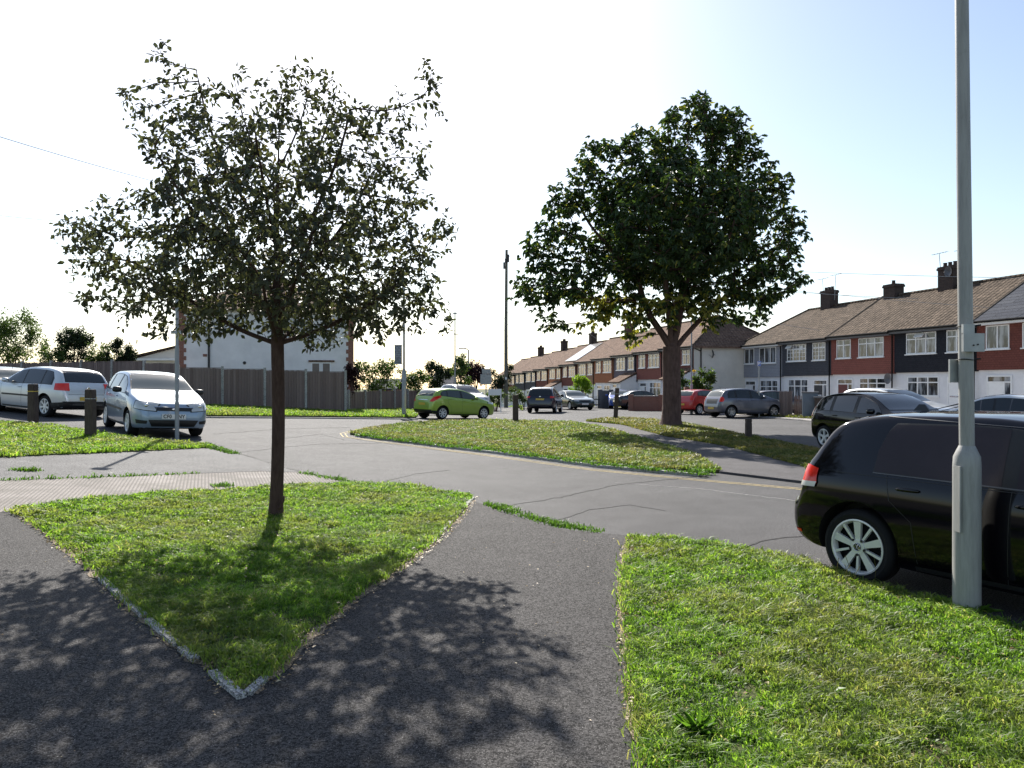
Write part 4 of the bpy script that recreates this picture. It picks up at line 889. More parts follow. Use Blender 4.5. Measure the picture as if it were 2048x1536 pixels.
    def wheel(s, x, sy, r, rim, spokes, alt, rr, hub):
        w = .205; y0 = sy * (s.p['W'] / 2 - .035); key = (s.p['L'], sy, rim, spokes, alt, hub, rr, s.res)
        root = s.root; fine = s.res > 1; n = 48 if fine else 24
        prof = [(rr - .01, -.02), (rr + .005, 0), (rr + .02, .004), ((r + rr) / 2, .012), (r - .025, .003), (r - .008, -.012), (r, -.035), (r, -w + .03), (r - .02, -w), (rr, -w), (rr - .02, -w + .02), (rr - .02, -.03)]
        bm = bmesh.new(); rings = []
        for k in range(n):
            a = 2 * math.pi * k / n; rings.append([bm.verts.new((math.cos(a) * q, sy * o, math.sin(a) * q)) for q, o in prof])
        for k in range(n):
            A, B = rings[k], rings[(k + 1) % n]
            for j in range(len(prof)): bm.faces.new([A[j], B[j], B[(j + 1) % len(prof)], A[(j + 1) % len(prof)]])
        c = bm.verts.new((0, -sy * .10, 0)); ring = [bm.verts.new((math.cos(2 * math.pi * k / n) * (rr - .015), -sy * .10, math.sin(2 * math.pi * k / n) * (rr - .015))) for k in range(n)]
        for k in range(n): bm.faces.new([c, ring[k], ring[(k + 1) % n]])
        o = fin('wheel', bm, M['rubber'], root, True, 50); o.location = (x, y0, r)
        b = MB()
        lip = [(rr, -.004), (rr, .006), (rr - .012, .008), (rr - .022, -.004), (rr - .03, -.05), (rr - .018, -.055), (rr - .006, -.02)]
        R2 = []
        for k in range(n):
            a = 2 * math.pi * k / n; R2.append([b.bm.verts.new((math.cos(a) * q, sy * oo, math.sin(a) * q)) for q, oo in lip])
        for k in range(n):
            A, B = R2[k], R2[(k + 1) % n]
            for j in range(len(lip)): b.bm.faces.new([A[j], B[j], B[(j + 1) % len(lip)], A[(j + 1) % len(lip)]])
        tot = spokes * (2 if alt else 1)
        for k in range(tot):
            a = math.pi / 2 + 2 * math.pi * k / tot; wide = (.036 if not alt or k % 2 == 0 else .014); inn = .05
            if alt and k % 2 == 0: w0, w1 = .021, .034
            elif alt: w0, w1 = .008, .012
            else: w0, w1 = .024, .022 * 7 / max(spokes, 5) + .006
            d = Vector((math.cos(a), 0, math.sin(a))); nn = Vector((-d.z, 0, d.x)); ro = rr - .015
            th = Vector((0, -sy * .03, 0)); y1 = Vector((0, -sy * .012, 0)); y2 = Vector((0, -sy * .002, 0))
            b.prism([d * inn - nn * w0 + y1, d * inn + nn * w0 + y1, d * ro + nn * w1 + y2, d * ro - nn * w1 + y2], th)
        k = 20; b.prism([(math.cos(6.2832 * j / k) * .062, -sy * .006, math.sin(6.2832 * j / k) * .062) for j in range(k)], (0, -sy * .05, 0))
        ri = b.build('rim', M[rim], o, True, 30)
        if hub:
            h = MB(); yy = sy * .001
            h.prism([(math.cos(6.2832 * j / 20) * .033, -sy * .004, math.sin(6.2832 * j / 20) * .033) for j in range(20)], (0, sy * .005, 0)); h.build('hub_cap', M['black'], o)
            h = MB(); h.tube([(math.cos(6.2832 * j / 24) * .030, sy * .003, math.sin(6.2832 * j / 24) * .030) for j in range(25)], .0025, 5, False)
            h.tube([(-.014, yy, .024), (0, yy, .004), (.014, yy, .024)], .0022, 4); h.tube([(-.024, yy, .010), (-.011, yy, -.022), (0, yy, .0), (.011, yy, -.022), (.024, yy, .010)], .0022, 4)
            h.build('badge', M['chrome'], o)
            for q in range(5):
                h = MB(); a = math.pi / 2 + math.pi / 5 + 2 * math.pi * q / 5; cx, cz = math.cos(a) * .066, math.sin(a) * .066
                h.prism([(cx + math.cos(6.2832 * j / 10) * .011, sy * .0, cz + math.sin(6.2832 * j / 10) * .011) for j in range(10)], (0, -sy * .012, 0)); h.build('wheel_bolt', M['black'], o)
    def plate(s, end, z, m, txt=None, y=0.0, hh=.056):
        c = 1 if end == 'front' else -1; loc, n = s.hit((c * (s.L / 2 + 2), y, z), (-c, 0, 0)); x = loc.x + c * .012
        b = MB(); b.box((x, y, z), (.012, .52, hh * 2)); o = b.build('number_plate', M[m], s.root)
        if txt:
            cu = bpy.data.curves.new('plate_lettering', 'FONT'); cu.body = txt; cu.size = .115; cu.align_x = 'CENTER'; cu.align_y = 'CENTER'; cu.offset = .0028; cu.space_character = 1.08
            tt = bpy.data.objects.new('t', cu); COL.objects.link(tt); me = bpy.data.meshes.new_from_object(tt.evaluated_get(bpy.context.evaluated_depsgraph_get())); bpy.data.objects.remove(tt); t = link('plate_lettering', me, None, o); me.materials.clear(); me.materials.append(M['black'])
            t.location = (x + c * .008, y, z); t.rotation_euler = (R(90), 0, R(90 if c > 0 else -90)); t.scale = (.88, 1, 1)
        return o
def wheel_loc(px, py, kind, which, ang, scale=1.0):
    """car origin so that the outer face of one wheel touches the ground where the photo shows it"""
    g = G(px, py); p = PROF[kind]; a = p['ax'][0] if which[0] == 'f' else p['ax'][1]; sy = 1 if which[1] == 'l' else -1
    lx, ly = (p['L'] / 2 - a) * scale, sy * (p['W'] / 2 - .05) * scale; A = R(ang)
    x, y = g.x - (lx * math.cos(A) - ly * math.sin(A)), g.y - (lx * math.sin(A) + ly * math.cos(A)); return Vector((x, y, T(x, y) + .004)), A
def tilt(c):      # stands on the sloping road
    r = c.root; x, y = r.location.x, r.location.y; gx = (T(x + 1, y) - T(x - 1, y)) / 2; gy = (T(x, y + 1) - T(x, y - 1)) / 2
    n = Vector((-gx, -gy, 1)).normalized(); q = Vector((0, 0, 1)).rotation_difference(n); r.rotation_euler = (q.to_matrix() @ Matrix.Rotation(r.rotation_euler.z, 3, 'Z')).to_euler(); return c
def hatch_rear_lights(c, z0, z1, w, m='lens_red', low=None, off=.012):
    for sy in (1, -1):
        o = c.patch('tail_light', [(-.13 * w, z0), (.13 * w, z0 + .01), (.12 * w, z1 - .02), (-.10 * w, z1)], 'cr', sy, off, M[m], .05)
        if low: c.patch('reversing_light', [(-.13 * w, z0 - .01), (.13 * w, z0 + 0.0), (.13 * w, z0 + .045), (-.13 * w, z0 + .035)], 'cr', sy, off + .003, M[low], .05)
def head_lights(c, z0, z1, a0, a1, m='lens', amber=False, slant=.06):
    for sy in (1, -1):
        P_ = [(a0, z0), (a1, z0 + slant), (a1 - .02, z1 + slant * .6), (a1 * .3 + a0 * .7, z1 + .02), (a0, z1 - .03)]; cx = sum(q[0] for q in P_) / 5; cz = sum(q[1] for q in P_) / 5
        o = c.patch('headlight', P_, 'cf', sy, .004, M['black'], .05)
        c.patch('lens', [(cx + (x - cx) * .9, cz + (z - cz) * .86) for x, z in P_], 'cf', sy, .008, M[m], .05, parent=o)
        if c.res > 1.1:
            st, d = c.fr('cf', sy, cx - .04, cz); loc, n = c.hit(st, d); e = c.ell('reflector', loc + n * .006, (.03, .045, .045), M['chrome']); e.parent = o
# black hatchback parked at the verge, foreground
loc, A = wheel_loc(1727, 1172, 'hatch', 'rr', -56)
c = tilt(Car('hatch6', 'black_hatchback', 'glossy black hatchback with tinted windows parked behind the grey lamp post', 'p_black', loc, A, res=2, spokes=5, alt=True, rimr=.236, glass='glass_tint', hub=True, aerial=False))
for sy in (1, -1):
    c.patch('tail_light', [(-.16, .80), (.21, .82), (.19, .95), (.10, .975), (-.14, .97)], 'cr', sy, .012, M['lens_red'], .04)
    c.patch('reversing_light', [(-.16, .775), (.20, .79), (.21, .835), (-.16, .82)], 'cr', sy, .016, M['lens_white'], .04)
c.patch('rear_bumper_seam', [(-.7, .665), (.7, .665), (.7, .672), (-.7, .672)], 'rear', 1, .003, M['black'], .06); c.plate('rear', .52, 'plate_y')
for sy in (1, -1):
    c.patch('belt_line', [(1.3, .905), (3.7, .937), (3.7, .942), (1.3, .911)], 'side', sy, .003, M['chrome'] if False else M['black'], .1)
    c.patch('window_trim', [(1.5, .925), (3.36, .958), (3.36, .967), (1.5, .934)], 'side', sy, .0065, M['lead'], .1)
    c.patch('roof_gutter', [(1.9, 1.362), (3.35, 1.425), (3.35, 1.430), (1.9, 1.367)], 'side', sy, .004, M['lead'], .1)
    c.patch('rear_reflector', [(-.1, .36), (.05, .36), (.05, .385), (-.1, .385)], 'cr', sy, .006, M['lens_red'], .05)
b = MB(); b.box((-1.30, 0, 1.49), (.15, .03, .06), taper=.35); b.build('roof_fin_aerial', M['p_black'], c.root)
head_lights(c, .60, .72, -.25, .25)
# pale blue-silver hatchback facing the camera
loc, A = wheel_loc(254, 871, 'mini', 'fr', -52, 1.09)
c = tilt(Car('mini', 'silver_blue_hatchback', 'pale silver blue hatchback facing the viewer with dented bonnet and white number plate', 'p_blue_silver', loc, A, res=1.4, spokes=6, glass='glass_light', mirror='black', cladding=True, scale=1.09))
c.root["label"] = 'pale silver blue hatchback facing the viewer behind the thin pole'
head_lights(c, .60, .80, -.33, .20, amber=False)
c.patch('grille', [(-.36, .625), (.36, .625), (.42, .70), (-.42, .70)], 'front', 1, .008, M['black'], .06); c.patch('grille_trim', [(-.43, .703), (.43, .703), (.43, .72), (-.43, .72)], 'front', 1, .010, M['chrome'], .06)
c.patch('lower_grille', [(-.46, .27), (.46, .27), (.54, .42), (-.54, .42)], 'front', 1, .006, M['black'], .06)
for sy in (1, -1):
    c.patch('fog_lamp', [(-.18, .33), (.06, .33), (.08, .42), (-.2, .40)], 'cf', sy, .006, M['black'], .06); c.ell('fog_lamp_glass', (1.80, sy * .60, .37), (.02, .045, .03), M['lens'])
    c.patch('bonnet_gap', [(.60 * sy - .004, .73), (.60 * sy + .004, .73), (.66 * sy + .004, .95), (.66 * sy - .004, .95)], 'front', 1, .003, M['black'], .05)
c.plate('front', .50, 'plate_w', 'CF0  ANY'); hatch_rear_lights(c, .8, 1.2, .7)
c.ell('front_badge', (1.96, 0, .665), (.012, .055, .025), M['chrome'])
b = MB(); b.tube([(.86, .45, 1.075), (.62, .02, 1.17)], .007, 5); b.tube([(.88, -.1, 1.07), (.60, -.5, 1.14)], .007, 5); b.build('wiper_arms', M['black'], c.root)
# silver hatchback at the left, rear towards us
loc, A = wheel_loc(88, 834, 'hatch', 'rl', 152, 1.04)
c = tilt(Car('hatch', 'silver_hatchback', 'silver hatchback at the far left seen from behind with red tail lights', 'p_silver', loc, A, res=1.4, spokes=7, glass='glass', cladding=True, scale=1.04))
hatch_rear_lights(c, .81, 1.03, 1.55); c.plate('rear', .58, 'plate_y', 'AX'); c.ell('rear_badge', (-2.08, 0, .90), (.012, .05, .05), M['chrome'])
c.patch('rear_bumper_lower', [(-.72, .30), (.72, .30), (.74, .50), (-.74, .50)], 'rear', 1, .006, M['black'], .07); c.patch('boot_gap', [(-.6, .70), (.6, .70), (.6, .707), (-.6, .707)], 'rear', 1, .004, M['black'], .07)
for sy in (1, -1): c.patch('rear_bumper_corner', [(-.3, .30), (.3, .26), (.3, .44), (-.3, .50)], 'cr', sy, .006, M['black'], .07)
# dark green car at the left edge
loc = at(-14, 0, 26.5); c = tilt(Car('saloon', 'dark_saloon', 'dark green car cut off by the left edge behind the silver hatchback', 'p_dkgreen', loc, R(150), res=.8, glass='glass_light'))
hatch_rear_lights(c, .75, .9, 1)
# lime green hatchback
loc, A = wheel_loc(885, 839, 'fiesta', 'rr', 41)
c = tilt(Car('fiesta', 'green_hatchback', 'lime green hatchback crossing the junction seen from its rear corner', 'p_green', loc, A, res=1.4, spokes=7, glass='glass_light'))
for sy in (1, -1):
    c.patch('tail_light', [(-.17, .84), (.02, .83), (.36, 1.04), (.34, 1.13), (.05, 1.06)], 'cr', sy, .010, M['lens_red'], .05)
    c.patch('rear_bumper_corner', [(-.32, .28), (.25, .26), (.2, .40), (-.32, .46)], 'cr', sy, .006, M['black'], .07)
c.patch('rear_bumper_lower', [(-.7, .30), (.7, .30), (.72, .46), (-.72, .46)], 'rear', 1, .006, M['black'], .07); c.plate('rear', .72, 'plate_y'); head_lights(c, .66, .78, -.3, .4, slant=.12)
c.patch('boot_trim', [(-.4, .90), (.4, .90), (.4, .925), (-.4, .925)], 'rear', 1, .01, M['chrome'], .07)
# navy suv
loc, A = wheel_loc(1112, 826, 'suv', 'rr', 79)
c = tilt(Car('suv', 'navy_suv', 'dark navy family car with roof rails driving away from the junction', 'p_navy', loc, A, res=1.2, rail=True, glass='glass', spokes=5))
hatch_rear_lights(c, .93, 1.05, 1.3); c.plate('rear', .86, 'plate_y'); c.ell('rear_badge', (-2.19, 0, 1.02), (.012, .06, .045), M['chrome'])
# dark saloon facing us behind it
loc = at(1146, 0, 57); c = tilt(Car('saloon', 'dark_saloon', 'dark saloon facing the viewer behind the navy family car', 'p_dkgreen', loc, R(-72), res=1, glass='glass_light'))
head_lights(c, .60, .70, -.3, .1); c.plate('front', .44, 'plate_w'); c.patch('grille', [(-.28, .57), (.28, .57), (.28, .68), (-.28, .68)], 'front', 1, .008, M['black'], .07)
loc = at(926, 0, 53); c = tilt(Car('mpv', 'silver_people_carrier', 'silver people carrier half hidden behind the lime green hatchback', 'p_silver', loc, R(-60), res=1, glass='glass', scale=1.1)); head_lights(c, .75, .9, -.3, .3)
loc = at(1237, 0, 60); c = tilt(Car('mini', 'blue_hatchback', 'small bright blue car parked beyond the leaning bollard', 'p_blue', loc, R(-95), res=1, glass='glass_light')); head_lights(c, .62, .80, -.25, .15); c.plate('front', .5, 'plate_w')
loc = at(1290, 0, 57); c = tilt(Car('saloon', 'dark_hatchback', 'dark car behind the low brick garden wall', 'p_navy', loc, R(8), res=1, glass='glass_light')); head_lights(c, .6, .72, -.3, .2)
loc = at(1408, 0, 46); c = tilt(Car('fiesta', 'red_hatchback', 'bright red hatchback parked behind the slim lamp post', 'p_red', loc, R(35), res=1, glass='glass_light')); hatch_rear_lights(c, .85, 1.1, .9); c.plate('rear', .6, 'plate_y')
loc, A = wheel_loc(1463, 836, 'mini', 'rr', 18, 1.03)
c = tilt(Car('mini', 'grey_hatchback', 'small slate grey hatchback parked across the far pavement', 'p_grey', loc, A, res=1.3, spokes=5, rim='alloy_dark', alt=True, glass='glass', scale=1.03))
c.rear_glass.data.materials[0] = M['glass_light']
for sy in (1, -1): c.patch('tail_light', [(-.10, .80), (.10, .80), (.15, .92), (.08, 1.04), (-.04, 1.04)], 'cr', sy, .012, M['lens_red'], .05)
c.plate('rear', .48, 'plate_y'); c.patch('boot_panel', [(-.45, .70), (.45, .70), (.5, .93), (-.5, .93)], 'rear', 1, .005, M['black'], .07); head_lights(c, .72, .82, -.2, .4, slant=.1)
loc = at(1556, 0, 43); c = tilt(Car('saloon', 'maroon_saloon', 'dark maroon car on the drive behind the brown garden fence', 'p_maroon', loc, R(2), res=1, glass='glass_light')); head_lights(c, .6, .72, -.3, .2)
loc, A = wheel_loc(1648, 897, 'mini', 'rr', -74)
c = tilt(Car('mini', 'black_small_car', 'small black hatchback between the road and the nearest black car', 'p_black', loc, A, res=1.3, spokes=5, glass='glass', scale=1.0)); hatch_rear_lights(c, .82, 1.1, .7); c.plate('rear', .55, 'plate_y')
loc = at(1792, 0, 28.5); c = tilt(Car('hatch', 'white_hatchback', 'pale silver white hatchback with sloping roof parked before the terrace', 'p_white', loc, R(-66), res=1.2, glass='glass', scale=1.03)); hatch_rear_lights(c, .85, 1.1, .9)
loc = at(1985, 0, 20.5); c = tilt(Car('saloon', 'silver_black_saloon', 'low silver car with dark roof parked at the right edge', 'p_silver', loc, R(128), res=1.2, glass='glass', scale=1.0)); head_lights(c, .6, .72, -.3, .2); hatch_rear_lights(c, .75, .9, 1)
p_ = PROF['saloon']; c.patch('dark_roof_panel', [(.45, 1.34), (-.45, 1.34), (-.5, 1.405), (.5, 1.405)], 'front', 1, .004, M['p_black'], .1)
# ---------------------------------------------------------------- houses
def window(parent, x0, x1, z0, z1, y=0.0, cols=2, trans=True, sill=True, m='frame', grid=False, depth=.06, openp=None):
    """front window: local facade plane y = 0, outside is -y"""
    b = MB(); f = .055; yo = y - .03
    b.b2((x0, yo, z0), (x0 + f, y + .05, z1)); b.b2((x1 - f, yo, z0), (x1, y + .05, z1)); b.b2((x0 + f, yo, z0), (x1 - f, y + .05, z0 + f)); b.b2((x0 + f, yo, z1 - f), (x1 - f, y + .05, z1))
    w = (x1 - x0) / cols; ztr = z1 - (z1 - z0) * .30
    for i in range(1, cols): b.b2((x0 + w * i - .035, yo - .003, z0 + f), (x0 + w * i + .035, y + .045, z1 - f))
    if trans: b.b2((x0 + f, yo - .006, ztr - .03), (x1 - f, y + .04, ztr + .03))
    if grid:
        for i in range(cols):
            cx = x0 + w * (i + .5); b.b2((cx - .014, yo + .012, z0 + f), (cx + .014, y + .03, z1 - f))
        for k in (.25, .5, .75): b.b2((x0 + f, yo + .014, z0 + (z1 - z0) * k - .012), (x1 - f, y + .028, z0 + (z1 - z0) * k + .012))
    if sill: b.b2((x0 - .06, yo - .06, z0 - .06), (x1 + .06, y + .05, z0 - .003))
    o = b.build('window', M[m], parent)
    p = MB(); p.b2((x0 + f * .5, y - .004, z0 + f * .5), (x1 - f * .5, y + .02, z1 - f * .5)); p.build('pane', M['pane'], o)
    if openp:    # an opened top light
        q = MB(); cx = x0 + w * openp; q.box((cx + w / 2, yo - .12, ztr + (z1 - ztr) * .55), (w - .1, .03, (z1 - ztr) - .08), rx=R(-38)); q.build('open_light', M[m], o)
    return o
def door(parent, x0, x1, z0, z1, m, y=0.0, side=True):
    b = MB(); b.b2((x0, y - .05, z0), (x0 + .07, y + .03, z1)); b.b2((x1 - .07, y - .05, z0), (x1, y + .03, z1)); b.b2((x0 + .07, y - .05, z1 - .07), (x1 - .07, y + .03, z1)); b.b2((x0 + .07, y - .047, z0 + (z1 - z0) * .83), (x1 - .07, y + .03, z0 + (z1 - z0) * .86))
    xm = x0 + .95 if x1 - x0 > 1.25 else x1 - .07
    if xm < x1 - .08: b.b2((xm, y - .047, z0), (xm + .06, y + .03, z0 + (z1 - z0) * .83))
    fr = b.build('door_frame', M['frame'], parent)
    d = MB(); d.b2((x0 + .07, y - .03, z0 + .03), (xm, y + .02, z0 + (z1 - z0) * .83)); do = d.build('door', M[m], parent)
    k = MB(); k.b2((x0 + .16, y - .045, z0 + 1.05), (xm - .1, y - .031, z0 + 1.12)); k.box((xm - .1, y - .06, z0 + 1.0), (.03, .05, .12)); k.build('door_handle', M['chrome'], do)
    g = MB(); g.b2((x0 + .07, y - .01, z0 + (z1 - z0) * .86), (x1 - .07, y + .02, z1 - .07))
    if xm < x1 - .1: g.b2((xm + .06, y - .01, z0 + .3), (x1 - .07, y + .02, z0 + (z1 - z0) * .83))
    g.build('door_glass', M['pane'], fr)
def dish(parent, p):
    b = MB(); r = .28; c = b.bm.verts.new((p[0], p[1] - .02, p[2])); ring = [b.bm.verts.new((p[0] + math.cos(a) * r, p[1] - .14, p[2] + math.sin(a) * r * 1.1)) for a in [6.2832 * k / 16 for k in range(16)]]
    for k in range(16): b._f([c, ring[k], ring[(k + 1) % 16]])
    b.tube([(p[0], p[1] + .12, p[2] - .1), (p[0], p[1], p[2])], .02, 5); b.tube([(p[0], p[1] - .1, p[2] - .28), (p[0], p[1] - .42, p[2] - .05)], .012, 5); b.build('satellite_dish', M['lead'], parent)
H1, DEP, PIT = 4.87, 7.6, 2.48
def chimney(parent, x, y, zr, w=.95, pots=3, m='brick_chim', dish_=False, aer=None, top=1.25):
    top *= .86; w *= .9
    b = MB(); b.b2((x - w / 2, y - .35, zr - .7), (x + w / 2, y + .35, zr + top - .2)); b.b2((x - w / 2 - .05, y - .40, zr + top - .2), (x + w / 2 + .05, y + .40, zr + top - .08)); b.b2((x - w / 2 - .02, y - .37, zr + top - .08), (x + w / 2 + .02, y + .37, zr + top))
    c = b.build('chimney', M[m], parent); p = MB()
    for i in range(pots):
        q = x - w / 2 + w * (i + .5) / pots; p.tube([(q, y, zr + top - .02), (q, y, zr + top + .22), (q, y, zr + top + .25)], [.12, .10, .13], 9)
    p.build('chimney_pot', M['brick_dark'], c)
    if aer:
        a = MB()
        for dx, hh, tp in aer:
            a.tube([(x + dx * .8, y, zr + .4), (x + dx, y, zr + top + hh)], .018, 5)
            a.tube([(x + dx - .35 * tp, y - .2, zr + top + hh - .02), (x + dx + .4, y + .2, zr + top + hh + .08)], .014, 5)
            for t in np.linspace(-.3 * tp, .38, 6): a.tube([(x + dx + t, y + t * .5 - .12, zr + top + hh + .03 + t * .13), (x + dx + t, y + t * .5 + .12, zr + top + hh + .03 + t * .13)], .007, 4)
        a.build('tv_aerial', M['steel'], c)
    if dish_: dish(c, (x + w * .35, y - .38, zr + .8))
def terrace_house(Dfar, Dnear, line, tile, label, mirror=False, roof='roof', hip_far=False, hip_near=False, wall='white', gdoor='door_dark', porch=False, big_ground=True, chim=None, verge=True, solar=False, grid=False, gcols=3, fascia='lead', group=None, sidewall=None, dsh=False, plainw=False, open_=None, alarm=False, h1=H1):
    X = lambda D: line - .257 * D
    pf = Vector((X(Dfar), Dfar, 0)); pn = Vector((X(Dnear), Dnear, 0)); w = (pn - pf).length; ang = math.atan2(pn.y - pf.y, pn.x - pf.x)
    mid = (pf + pn) / 2; z = T(mid.x, mid.y); root = empty('terraced_house', (pf.x, pf.y, z), ang, label, 'house', group)
    g = 2.38; e = .004
    b = MB(); b.b2((e, .12, -.4), (w - e, DEP, g)); lo = b.build('ground_floor_wall', M[sidewall or wall], root) if sidewall else b.build('ground_floor_wall', M[wall], root)
    b = MB(); b.b2((e, 0, g), (w - e, DEP - .01, h1)); b.b2((e, -.05, g - .05), (w - e, .1, g + .035)) if False else None; up = b.build('upper_wall', M[tile], root)
    if sidewall:    # rendered end wall
        xs = (-.03, -.005) if hip_far and not hip_near else (w + .0, w + .03)
        b = MB(); b.b2((xs[0], 0, .5), (xs[1], DEP, h1 + .02)); b.build('end_wall', M[sidewall], root); b = MB(); b.b2((xs[0] - .005, .01, -.4), (xs[1] + .005, DEP, .497)); b.build('brick_plinth', M['brick'], root)
        pp = MB(); xx = xs[1] + .06; pp.tube([(xx, .55, h1 + .05), (xx, .55, 0)], .05, 6); pp.tube([(xx, .05, h1 - .3), (xx, .55, h1 - .5)], .04, 6); pp.build('drainpipe', M['black'], root); dish(root, (w + .1, 1.6, h1 - .7))
    # roof
    ov = .35; zr = h1 + PIT; ym = DEP / 2; ze = h1 - .02; k = PIT / ym; zo = ze - ov * k * .0
    x0, x1 = 0, w; r0 = 3.0 if hip_far else 0; r1 = w - 3.0 if hip_near else w; a0 = -ov if hip_far else 0; a1 = w + ov if hip_near else w
    b = MB(); t = .12
    def slab(pts):
        b.prism(pts, (0, 0, -t))
    slab([(a0, -ov, ze - ov * k * .55), (a1, -ov, ze - ov * k * .55), (r1, ym, zr), (r0, ym, zr)]); slab([(a1, DEP + ov, ze - ov * k * .55), (a0, DEP + ov, ze - ov * k * .55), (r0, ym, zr), (r1, ym, zr)])
    if hip_far: slab([(a0, DEP + ov, ze - ov * k * .55), (a0, -ov, ze - ov * k * .55), (r0, ym, zr)])
    if hip_near: slab([(a1, -ov, ze - ov * k * .55), (a1, DEP + ov, ze - ov * k * .55), (r1, ym, zr)])
    ro = b.build('roof', M[roof], root)
    b = MB(); b.tube([(r0, ym, zr + .02), (r1, ym, zr + .02)], .09, 8)
    if hip_far: b.tube([(a0, -ov, ze - ov * k * .5), (r0, ym, zr + .02)], .07, 6)
    if hip_near: b.tube([(a1, -ov, ze - ov * k * .5), (r1, ym, zr + .02)], .07, 6); b.tube([(a1, DEP + ov, ze - ov * k * .5), (r1, ym, zr + .02)], .07, 6)
    b.build('ridge_tiles', M['roof'] if roof != 'roof_grey' else M['roof_grey'], ro, True)
    if verge: b = MB(); b.tube([(w - .03, -ov, ze - ov * k * .5), (w - .03, ym, zr + .03)], .07, 5); b.build('verge_strip', M['gutter' if verge == 2 else 'roof'], ro)
    if not hip_far: b = MB(); b.prism([(.02, .01, h1), (.02, DEP - .01, h1), (.02, ym, zr - .14)], (.1, 0, 0)); b.build('gable', M['brick_chim'], root)
    if not hip_near: b = MB(); b.prism([(w - .12, .01, h1), (w - .12, DEP - .01, h1), (w - .12, ym, zr - .14)], (.1, 0, 0)); b.build('gable', M['brick_chim'], root)
    b = MB(); b.b2((a0, -ov - .02, ze - .30), (a1, -ov + .02, ze - .12)); b.b2((a0, -ov + .02, ze - .30), (a1, .0, ze - .27)); b.build('fascia', M[fascia], root)
    b = MB(); b.tube([(a0, -ov - .08, ze - .13), (a1, -ov - .08, ze - .15)], .06, 6); b.tube([(w - .12, -.05, ze - .2), (w - .12, -.05, 0)], .04, 6); b.build('gutter', M['gutter'], root, True)
    mx = (lambda a, c: (w - c, w - a)) if mirror else (lambda a, c: (a, c))
    a, c = mx(.55, 1.85); window(root, a, c, 3.38, 4.52, 0, 2, not plainw, grid=grid); a, c = mx(2.55, 4.65); window(root, a, c, 3.38, 4.52, 0, 3, not plainw, grid=grid, openp=open_)
    # ground floor
    a, c = mx(.5, 1.9)
    if not porch: door(root, a, c, .02, 2.12, gdoor, .12)
    a, c = mx(2.5, 4.7); window(root, a, c, .62 if big_ground else 1.1, 2.15, .12, gcols, grid=False)
    if porch:
        a, c = mx(-.1, 2.4); a, c = max(a, .05), min(c, w - .05); b = MB(); b.b2((a, -1.5, -.3), (c, .11, 2.25)); b.prism([(a, .0, 2.25), (a, -1.5, 2.25), (a, .0, 2.95)], (c - a, 0, 0)); po = b.build('porch', M['white'], root)
        b = MB(); b.prism([(a - .12, -1.7, 2.2), (c + .12, -1.7, 2.2), (c + .12, -.01, 3.05), (a - .12, -.01, 3.05)], (0, 0, .1)); b.build('porch_roof', M['roof_far'], po)
        door(po, a + .6, a + 1.6, .02, 2.1, 'frame', -1.5)
    if chim is not None: chimney(root, chim[0], ym, zr, *chim[1:])
    if solar:
        b = MB(); q0, q1 = .7, 4.6; f0, f1 = .12, .86
        pt = lambda x, f: (x, -ov + (ym + ov) * f, ze - ov * k * .55 + (zr - ze + ov * k * .55) * f + .09)
        for i in range(4): b.prism([pt(q0 + i * 1.0, f0), pt(q0 + i * 1.0 + .95, f0), pt(q0 + i * 1.0 + .95, f1), pt(q0 + i * 1.0, f1)], (0, 0, .05))
        b.build('solar_panel', M['solar'], ro)
    if dsh: dish(root, (w - .25 if not mirror else .3, -.1, 2.1))
    if alarm: b = MB(); b.b2((w - .9 if False else 2.15, -.06, 4.1), (2.4, 0, 4.4)); b.build('alarm_box', M['frame'], root)
    return root, w, ang
gN, gF = 'terraced houses on the right of the street', 'farther terraced houses down the street'
L1, L2 = 32.7, 28.4
terrace_house(59, 53.8, L1, 't_grey', 'end terrace house with pale grey cladding upstairs', hip_far=True, gdoor='frame', fascia='frame', plainw=True, group=gN, verge=False, wall='white', big_ground=True)
terrace_house(53.8, 48.7, L1, 't_charcoal', 'terraced house with charcoal upper wall and lattice windows', mirror=True, grid=True, gdoor='door_dark', chim=(0.0, 1.15, 3, 'brick_dark', False, [(-.75, .9, 1), (.7, 1.0, 1)], 1.3), verge=2, group=gN, dsh=False, alarm=True, open_=.01)
terrace_house(48.7, 43.4, L1, 't_red', 'terraced house with bright red tiled upper wall next to black one', gdoor='door_red', big_ground=False, verge=False, group=gN, dsh=True, chim=(1.0, 1.1, 1, 'brick_dark', False, None, .85))
terrace_house(43.4, 38.0, L1, 't_black', 'terraced house with black tiled upper wall and dish on chimney', mirror=True, gdoor='frame', big_ground=False, verge=2, group=gN, open_=1.0, chim=(0.0, 1.2, 3, 'brick_dark', True, [(-.8, .85, 1), (.85, .8, 1)], 1.35))
terrace_house(38.0, 32.6, L1, 't_dred', 'terraced house with dark red tiles and new grey roof', roof='roof_grey', gdoor='frame', fascia='frame', plainw=True, group=gN, verge=2)
terrace_house(32.6, 27.2, L1, 't_red', 'terraced house at the right edge', mirror=True, roof='roof_grey', group=gN, verge=False, gdoor='frame')
